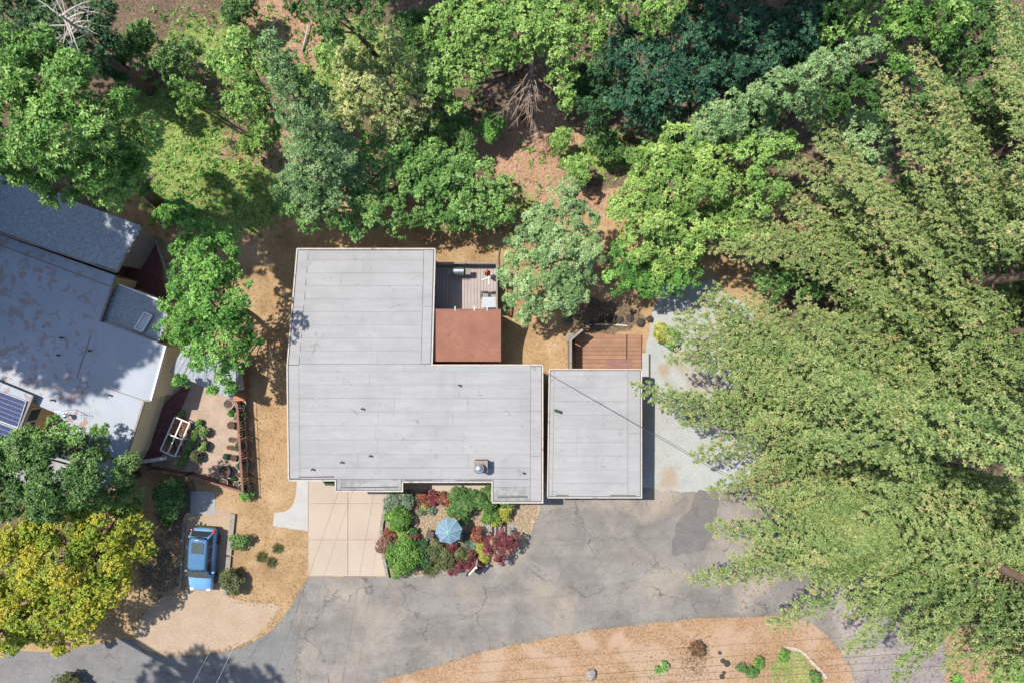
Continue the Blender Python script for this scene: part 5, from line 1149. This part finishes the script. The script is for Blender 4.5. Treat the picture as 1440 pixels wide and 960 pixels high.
# ------------------------------------------------------------------ the redwoods on the right
RW = 0
def bough(tf, bm, root, tip, width, r, tint):
    root = Vector(root); tip = Vector(tip); d = tip - root; L = d.length; hz = Vector((d.x, d.y, 0)).normalized(); sd_ = Vector((-hz.y, hz.x, 0))
    bend = r.normal(0, .05) * L
    ax_ = lambda t_: root + d * t_ + Vector((0, 0, 1)) * (.10 * L * 4 * t_ * (1 - t_) * .7) + sd_ * bend * 4 * t_ * (1 - t_)
    pts = [ax_(t_) for t_ in np.linspace(0, 1, 6)]; tube(bm, [q - Vector((0, 0, .06 + .02 * L)) for q in pts], [.012 + .008 * L * (1 - t_) for t_ in np.linspace(0, 1, 6)], 5)
    cs, ns, ts = [], [], []
    t_ = .10
    while t_ < 1.0:
        w_ = width * min(1, .45 + t_ * 1.8) * (1 - t_) ** .5 + .25
        c = np.array(ax_(t_))
        for s in (-1, 1):
            ang = r.normal(.72, .16); dirv = np.array(hz) * math.cos(ang) + np.array(sd_) * s * math.sin(ang); k_ = max(2, int(w_ / .16)); uu = (np.arange(k_) + .6) / k_ * w_
            bt = r.normal(0, .12)
            for u in uu:
                q = c + dirv * u + np.array([0, 0, -.20 * u - .05 * u * u + .10]) + r.normal(0, .11, 3)
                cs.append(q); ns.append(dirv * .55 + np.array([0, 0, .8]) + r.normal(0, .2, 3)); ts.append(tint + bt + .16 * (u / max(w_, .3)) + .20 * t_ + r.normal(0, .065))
        t_ += .225 / L
    tf.append((np.array(cs), np.array(ns), np.array(ts)))
def redwood(label, base, Ht, Lmax, fingers, h0=3.5, fan=150, tn=.36, dh=.43, group='redwoods on the right'):
    global RW; RW += 1; r = np.random.default_rng(40 + RW); b = G(*base); t0 = thing('redwood_tree', label, 'tree', b, group)
    bm = NB(); top = b + Vector((0, 0, Ht)); tube(bm, [b - Vector((0, 0, .3)), b + Vector((0, 0, 1)), b + Vector((.1, 0, Ht * .5)), top], [.75, .55, .32, .05], 10)
    tf = []
    for tx, ty, ht, hr, wd in fingers:
        bough(tf, bm, b + Vector((0, 0, hr)), P(tx, ty, ht), wd, r, tn + .06)
    h = h0
    while h < Ht - .4:
        q = 720 + b.x * S0 / (1 - h / H), 480 - b.y * S0 / (1 - h / H)     # boughs of the stand all sweep away from its common centre
        fa = math.atan2(620 - q[1], q[0] - 1440) if math.hypot(q[0] - 1440, q[1] - 620) > 120 else R(fan)
        a_ = (fa if math.cos(fa) < .35 else R(fan)) + r.normal(0, .26) if r.random() < .84 else r.uniform(0, 6.28)
        L = Lmax * min(1, .72 + .5 * (h - h0) / Ht) * max(0, 1 - (h / Ht)) ** .5 * r.uniform(.8, 1.3) + .5
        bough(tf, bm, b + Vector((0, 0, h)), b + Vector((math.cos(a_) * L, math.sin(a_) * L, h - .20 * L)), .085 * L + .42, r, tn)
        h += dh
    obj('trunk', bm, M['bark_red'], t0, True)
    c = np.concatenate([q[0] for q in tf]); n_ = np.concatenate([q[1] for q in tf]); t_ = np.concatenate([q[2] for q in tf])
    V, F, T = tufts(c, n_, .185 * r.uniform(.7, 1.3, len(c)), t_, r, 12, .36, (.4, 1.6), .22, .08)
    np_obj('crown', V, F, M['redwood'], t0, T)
redwood('redwood whose boughs reach furthest left over the sage gravel', (1120, 560), 26, 8.5, [
    (935, 470, 6, 7.5, 1.3), (925, 562, 5, 6, 1.0), (1000, 400, 6, 7, 1.2), (1010, 440, 7, 8, 1.4), (1045, 465, 7.5, 8.5, 1.4), (1050, 420, 7, 8.5, 1.3), (890, 540, 6, 7, 1.6), (948, 448, 6, 7.5, 1.7), (955, 590, 5, 6, 1.6), (975, 640, 5.5, 6.2, 1.7), (985, 420, 7, 8.5, 1.6), (1010, 500, 8, 9, 1.9), (1000, 690, 6.5, 7.5, 1.7), (1060, 600, 10, 11, 2.1), (1060, 660, 9, 10, 1.9), (940, 500, 6.5, 7.5, 1.6)], fan=172)
redwood('redwood whose long boughs hang over the asphalt', (1172, 690), 25, 7.5, [
    (1110, 650, 7, 8, 1.4), (1085, 690, 6, 7, 1.3), (1055, 705, 6, 7, 1.3), (1095, 665, 8, 9, 1.3), (1140, 720, 7, 8, 1.3), (1180, 640, 9, 10.5, 1.15), (1245, 675, 12, 13.5, 1.2), (1300, 690, 14, 15.5, 1.2), (1200, 730, 9, 10.5, 1.2), (1280, 745, 14, 15, 1.2), (1350, 720, 15.5, 17, 1.6), (1120, 690, 7, 8.5, 1.5), (1230, 800, 11, 13, 1.15), (1310, 800, 14, 16, 1.5), (970, 812, 6, 8, 1.6), (1000, 740, 6, 7.5, 1.7), (1082, 878, 8, 10, 1.5), (1030, 790, 7, 8.5, 1.5), (1192, 912, 10, 12, 1.3), (1262, 952, 12, 14, 1.3), (1120, 800, 10, 11.5, 1.9), (1060, 760, 9, 10.5, 1.9), (1300, 905, 13, 15, 1.6), (1380, 900, 14, 16, 1.6)], fan=228)
redwood('redwood with upward pointing boughs at the top right', (1190, 420), 25, 7.5, [
    (1036, 228, 5.5, 7, 1.6), (1135, 165, 8.5, 10, 1.7), (1238, 105, 12, 14, 1.7), (1285, 70, 13, 15, 1.4), (985, 292, 5, 6, 1.5), (1000, 350, 6, 7, 1.7), (1090, 215, 7, 9, 1.5), (1410, 10, 17, 19, 1.7), (1180, 230, 11, 12.5, 1.7), (1330, 130, 15, 17, 1.6)], fan=118, tn=.44)
redwood('redwood standing between the three largest on the right', (1262, 545), 24, 6.5, [(1120, 420, 8, 10, 1.15), (1180, 395, 10, 12, 1.2), (1250, 395, 12, 14, 1.2), (1320, 385, 13, 15.5, 1.6), (1400, 395, 14, 17, 1.6), (1440, 330, 15, 18, 1.5), (1080, 470, 7, 9, 1.4), (1140, 500, 9, 10.5, 1.15), (1160, 580, 10, 11.5, 1.15)], 5, fan=155)
redwood('redwood nearest the right edge', (1330, 430), 22, 6.5, [(1440, 180, 13, 15, 1.6), (1370, 240, 11, 13, 1.6)], 5, fan=125, tn=.42)
redwood('slender redwood in the gap between the upward boughs and the left reaching ones', (1215, 470), 19, 6.5, [], 4, fan=140)
redwood('slender redwood behind the boughs over the asphalt', (1225, 625), 19, 6.5, [], 4, fan=195)
redwood('slender redwood in the gap right of the sage gravel', (1285, 480), 20, 7.0, [], 4, fan=140)
redwood('redwood at the lower right edge', (1320, 690), 22, 6.0, [(1305, 770, 16, 17.5, 1.3), (1380, 830, 17, 18.5, 1.3), (1395, 765, 17, 18.5, 1.3), (1330, 800, 15, 16.5, 1.3), (1330, 940, 9, 11, 1.5)], 5, fan=215)
redwood('redwood at the top right corner behind the others', (1290, 260), 22, 5.5, [(1400, 90, 13, 15, 1.6), (1440, 60, 14, 16, 1.4)], 5, fan=105, tn=.42)

# trees that stand just outside the frame and throw their shade into it
def tall(label, base, Ht, crown0, rad, pal='dark'):
    b = G(*base); lob = []; r = np.random.default_rng(int(abs(base[0]) + abs(base[1])))
    for h in np.arange(crown0, Ht, 2.2):
        k_ = 1 - (h - crown0) / (Ht - crown0 + 2); lob.append((b + Vector((*(r.normal(0, rad * .25, 2)), h)), rad * (.6 + .4 * k_)))
    tree('tall_tree', label, 'tree', b, lob, pal, .85, .95, 7, group='tall trees outside the frame', tr=.4, world_lobes=True, dens=1.1)
EXT = [((-60, 320), 31, 13, 5.4), ((-75, 235), 31, 14, 5.4), ((-38, 262), 27, 17, 4.0), ((-150, 290), 30, 12, 5.2), ((880, -10), 28, 16, 4.2), ((960, -40), 28, 15, 4.6), ((1040, -50), 27, 15, 4.5), ((480, -60), 24, 14, 3.2), ((75, 838), 30, 22, 2.8)]
EL = ['tall dark tree outside the left edge casting shade on the white roof', 'tall dark tree far outside the left edge', 'tall dark tree outside the upper left edge', 'tall dark tree outside the left edge behind others', 'tall dark tree above the top edge beside the grove', 'tall dark tree above the top edge over the grove', 'tall dark tree above the top edge, right of the grove', 'tall dark tree above the top edge left of the oak', 'tall tree outside the lower left that shades the road']
for (bp, Ht, c0, rad), lb in zip(EXT, EL): tall(lb, bp, Ht, c0, rad)

# ------------------------------------------------------------------ loose ground cover
SHEETS = [A, GY, PAD, BED, PATIO, HP, GP, [(383, 672), (552, 672), (552, 812), (434, 812), (434, 748), (383, 740)], lane + [(419, 850), (418, 1060), (-400, 1060)], [(613, 370), (700, 370), (704, 520), (608, 520)], [(800, 466), (912, 466), (912, 520), (800, 520)], NP, S1, S2]
def free(x, y):
    ok = np.ones(x.shape, bool)
    for s in SHEETS: ok &= ~in_poly(x, y, s)
    return ok
def scatter(name, n, xr, yr, keep, size, pal, K, asp, seed, tint0, th=(.3, 1.3), up=1.0, dz=.0):
    r = np.random.default_rng(seed); x = r.uniform(*xr, n); y = r.uniform(*yr, n); k_ = keep(x, y, r); x, y = x[k_], y[k_]
    wx = (x - 720) / S0; wy = (480 - y) / S0; z = terrain(wx, wy) + dz; c = np.stack([wx, wy, z], 1)
    cl = .5 * np.sin(x * .11 + y * .05) * np.sin(y * .13 - x * .03)
    V, F, T = tufts(c, np.array([0, 0, up]) + r.normal(0, .25, c.shape), size * r.uniform(.6, 1.4, len(x)), tint0 + .25 * cl + r.normal(0, .15, len(x)), r, K, asp, th, .2)
    return tag(np_obj(name, V, F, M[pal], None, T), kind='stuff')
def dens(x, y, blobs):
    d = np.zeros(x.shape)
    for bx, by, rx, ry, w_ in blobs: d = np.maximum(d, w_ * np.exp(-(((x - bx) / rx) ** 2 + ((y - by) / ry) ** 2) ** 1.5))
    pat = .5 + .5 * np.sin(x * .19 + 2 * np.sin(y * .07)) * np.sin(y * .23 + 2 * np.sin(x * .05)); return d * (.35 + .9 * pat)
GREENS = [(300, 265, 120, 65, 1), (240, 180, 110, 90, .8), (330, 60, 130, 80, .55), (470, 100, 70, 70, .8), (500, 50, 80, 60, .5), (840, 225, 90, 35, .6), (720, 290, 70, 45, .6), (640, 150, 50, 25, .6), (380, 230, 60, 60, .7), (1120, 932, 36, 26, .9), (560, 200, 60, 50, .6), (940, 160, 120, 80, .35)]
scatter('undergrowth', 30000, (150, 1160), (-10, 960), lambda x, y, r: (r.uniform(0, 1, x.shape) < dens(x, y, GREENS)) & free(x, y), .24, 'lime', 7, .45, 11, .45)
scatter('ferns', 9000, (150, 1100), (-10, 330), lambda x, y, r: (r.uniform(0, 1, x.shape) < dens(x + 40, y + 25, GREENS) * .35) & free(x, y), .38, 'vivid', 8, .25, 12, .4)
LAWN = [(395, 700, 60, 220, 1), (390, 820, 60, 110, 1), (560, 340, 190, 18, 1), (370, 600, 40, 300, .8), (760, 470, 60, 60, .7), (380, 340, 60, 40, .7), (860, 450, 70, 30, .5)]
scatter('dry_grass', 26000, (290, 920), (320, 930), lambda x, y, r: (r.uniform(0, 1, x.shape) < dens(x, y, LAWN)) & free(x, y), .11, 'straw', 5, .16, 13, .45)
scatter('leaf_litter', 16000, (150, 1440), (-10, 460), lambda x, y, r: (r.uniform(0, 1, x.shape) < .5) & free(x, y) & (y < 320 + 0 * x), .12, 'litter', 4, .6, 14, .5, (1.2, 1.6))
scatter('verge_debris', 9000, (560, 1210), (865, 975), lambda x, y, r: in_poly(x, y, VERGE) & (r.uniform(0, 1, x.shape) < .12 + .5 * np.exp(-((x - 900) / 130) ** 2 - ((y - 945) / 30) ** 2)), .09, 'straw', 4, .25, 15, .4, (.9, 1.6), 1, .03)
scatter('redwood_litter', 9000, (1040, 1450), (560, 970), lambda x, y, r: r.uniform(0, 1, x.shape) < .25 + .5 * (x > 1300), .14, 'litter', 4, .3, 16, .55, (1.2, 1.6), 1, .03)
# pebbles of the front bed and stones of the sage yard
def stones(name, poly, n, s0, s1, mat, seed, z):
    r = np.random.default_rng(seed); P_ = np.array(poly); x = r.uniform(P_[:, 0].min(), P_[:, 0].max(), n); y = r.uniform(P_[:, 1].min(), P_[:, 1].max(), n); k_ = in_poly(x, y, poly); x, y = x[k_], y[k_]; n = len(x)
    oc = np.array([(1, 0, 0), (0, 1, 0), (-1, 0, 0), (0, -1, 0), (0, 0, .7), (0, 0, -.4)], float); tri = np.array([(0, 1, 4), (1, 2, 4), (2, 3, 4), (3, 0, 4), (1, 0, 5), (2, 1, 5), (3, 2, 5), (0, 3, 5)])
    s = r.uniform(s0, s1, (n, 1, 1)) * r.uniform(.7, 1.3, (n, 1, 3)); a = r.uniform(0, 6.28, n); v = oc[None] * s
    vx = v[..., 0] * np.cos(a)[:, None] - v[..., 1] * np.sin(a)[:, None]; vy = v[..., 0] * np.sin(a)[:, None] + v[..., 1] * np.cos(a)[:, None]
    V = np.stack([vx + ((x - 720) / S0)[:, None], vy + ((480 - y) / S0)[:, None], v[..., 2] + z], -1).reshape(-1, 3); F = (tri[None] + (np.arange(n) * 6)[:, None, None]).reshape(-1, 3)
    return tag(np_obj(name, V, F, M[mat], None), kind='stuff')
stones('pebbles', BED, 9000, .03, .065, 'pebble', 21, .03)
stones('gravel_stones', GY, 2500, .015, .032, 'gravel', 22, .02)
BEDG = [(1099, 911), (1118, 914), (1132, 922), (1150, 944), (1158, 960), (1085, 975), (1082, 935)]
scatter('bed_grass', 9000, (1080, 1162), (905, 978), lambda x, y, r: in_poly(x, y, BEDG) & (r.uniform(0, 1, x.shape) < .34), .11, 'oak', 6, .2, 17, .5, dz=.03)
scatter('dry_brush', 2600, (950, 1010), (890, 965), lambda x, y, r: r.uniform(0, 1, x.shape) < np.exp(-((x - 978) / 16) ** 2 - ((y - 922) / 26) ** 2), .13, 'litter', 5, .12, 18, .45, dz=.03)
scatter('verge_weeds', 1500, (860, 1000), (915, 975), lambda x, y, r: r.uniform(0, 1, x.shape) < .5 * np.exp(-((x - 925) / 45) ** 2 - ((y - 945) / 22) ** 2), .10, 'olive', 5, .2, 19, .5, dz=.03)
edge = lambda x, y, poly, d: (in_poly(x, y + d, poly) ^ in_poly(x, y - d, poly)) | (in_poly(x + d, y, poly) ^ in_poly(x - d, y, poly))
LANE = lane + [(419, 850), (418, 1060), (-400, 1060)]
scatter('edge_litter', 26000, (180, 1210), (800, 962), lambda x, y, r: ((edge(x, y, VERGE, 5) & (r.uniform(0, 1, x.shape) < .55)) | (edge(x, y, LANE, 5) & (x < 440) & (r.uniform(0, 1, x.shape) < .5)) | (edge(x, y, PAD, 5) & (r.uniform(0, 1, x.shape) < .45))), .09, 'straw', 4, .3, 24, .4, (.9, 1.6), 1, .03)
scatter('drifted_leaves', 5200, (760, 1330), (700, 960), lambda x, y, r: r.uniform(0, 1, x.shape) < .08 + .5 * (x > 1060), .07, 'litter', 3, .5, 25, .5, (1.3, 1.6), 1, .03)
stones('verge_stones', VERGE, 900, .03, .08, 'pale_stone', 23, .03)

# ------------------------------------------------------------------ overhead cables
def cable(label, a, za, b_, zb, rad=.02, sag=.4, mat='cable', group='overhead cables'):
    A0, B0 = P(*a, za), P(*b_, zb); pts = [A0.lerp(B0, t_) - Vector((0, 0, sag * 4 * t_ * (1 - t_))) for t_ in np.linspace(0, 1, 25)]
    bm = NB(); tube(bm, pts, rad, 5); return tag(obj('overhead_cable', bm, M[mat], None, True, A0), label, 'cable', group)
cable('service cable slanting across the garage roof', (765, 522), 3.4, (1300, 830), 8, .016, .2)
cable('cable from the front eave over the cream driveway to the road', (481, 677), 3.3, (330, 1100), 8, .008, .15)
cable('second thinner cable over the cream driveway', (496, 690), 3.3, (356, 1100), 8, .006, .15)
for i, (ya, yb) in enumerate(((968, 900), (985, 922), (1010, 948))): cable(('upper', 'middle', 'lower')[i] + ' of three road cables at the bottom right', (560, ya), 8, (1600, yb), 8, .011, .3)
cable('pale cable over the tree shadow on the road, left one', (255, 990), 8.5, (300, 905), 7.5, .005, .1, 'white'); cable('pale cable over the tree shadow on the road, right one', (285, 1000), 8.5, (330, 905), 7.5, .006, .1, 'white')
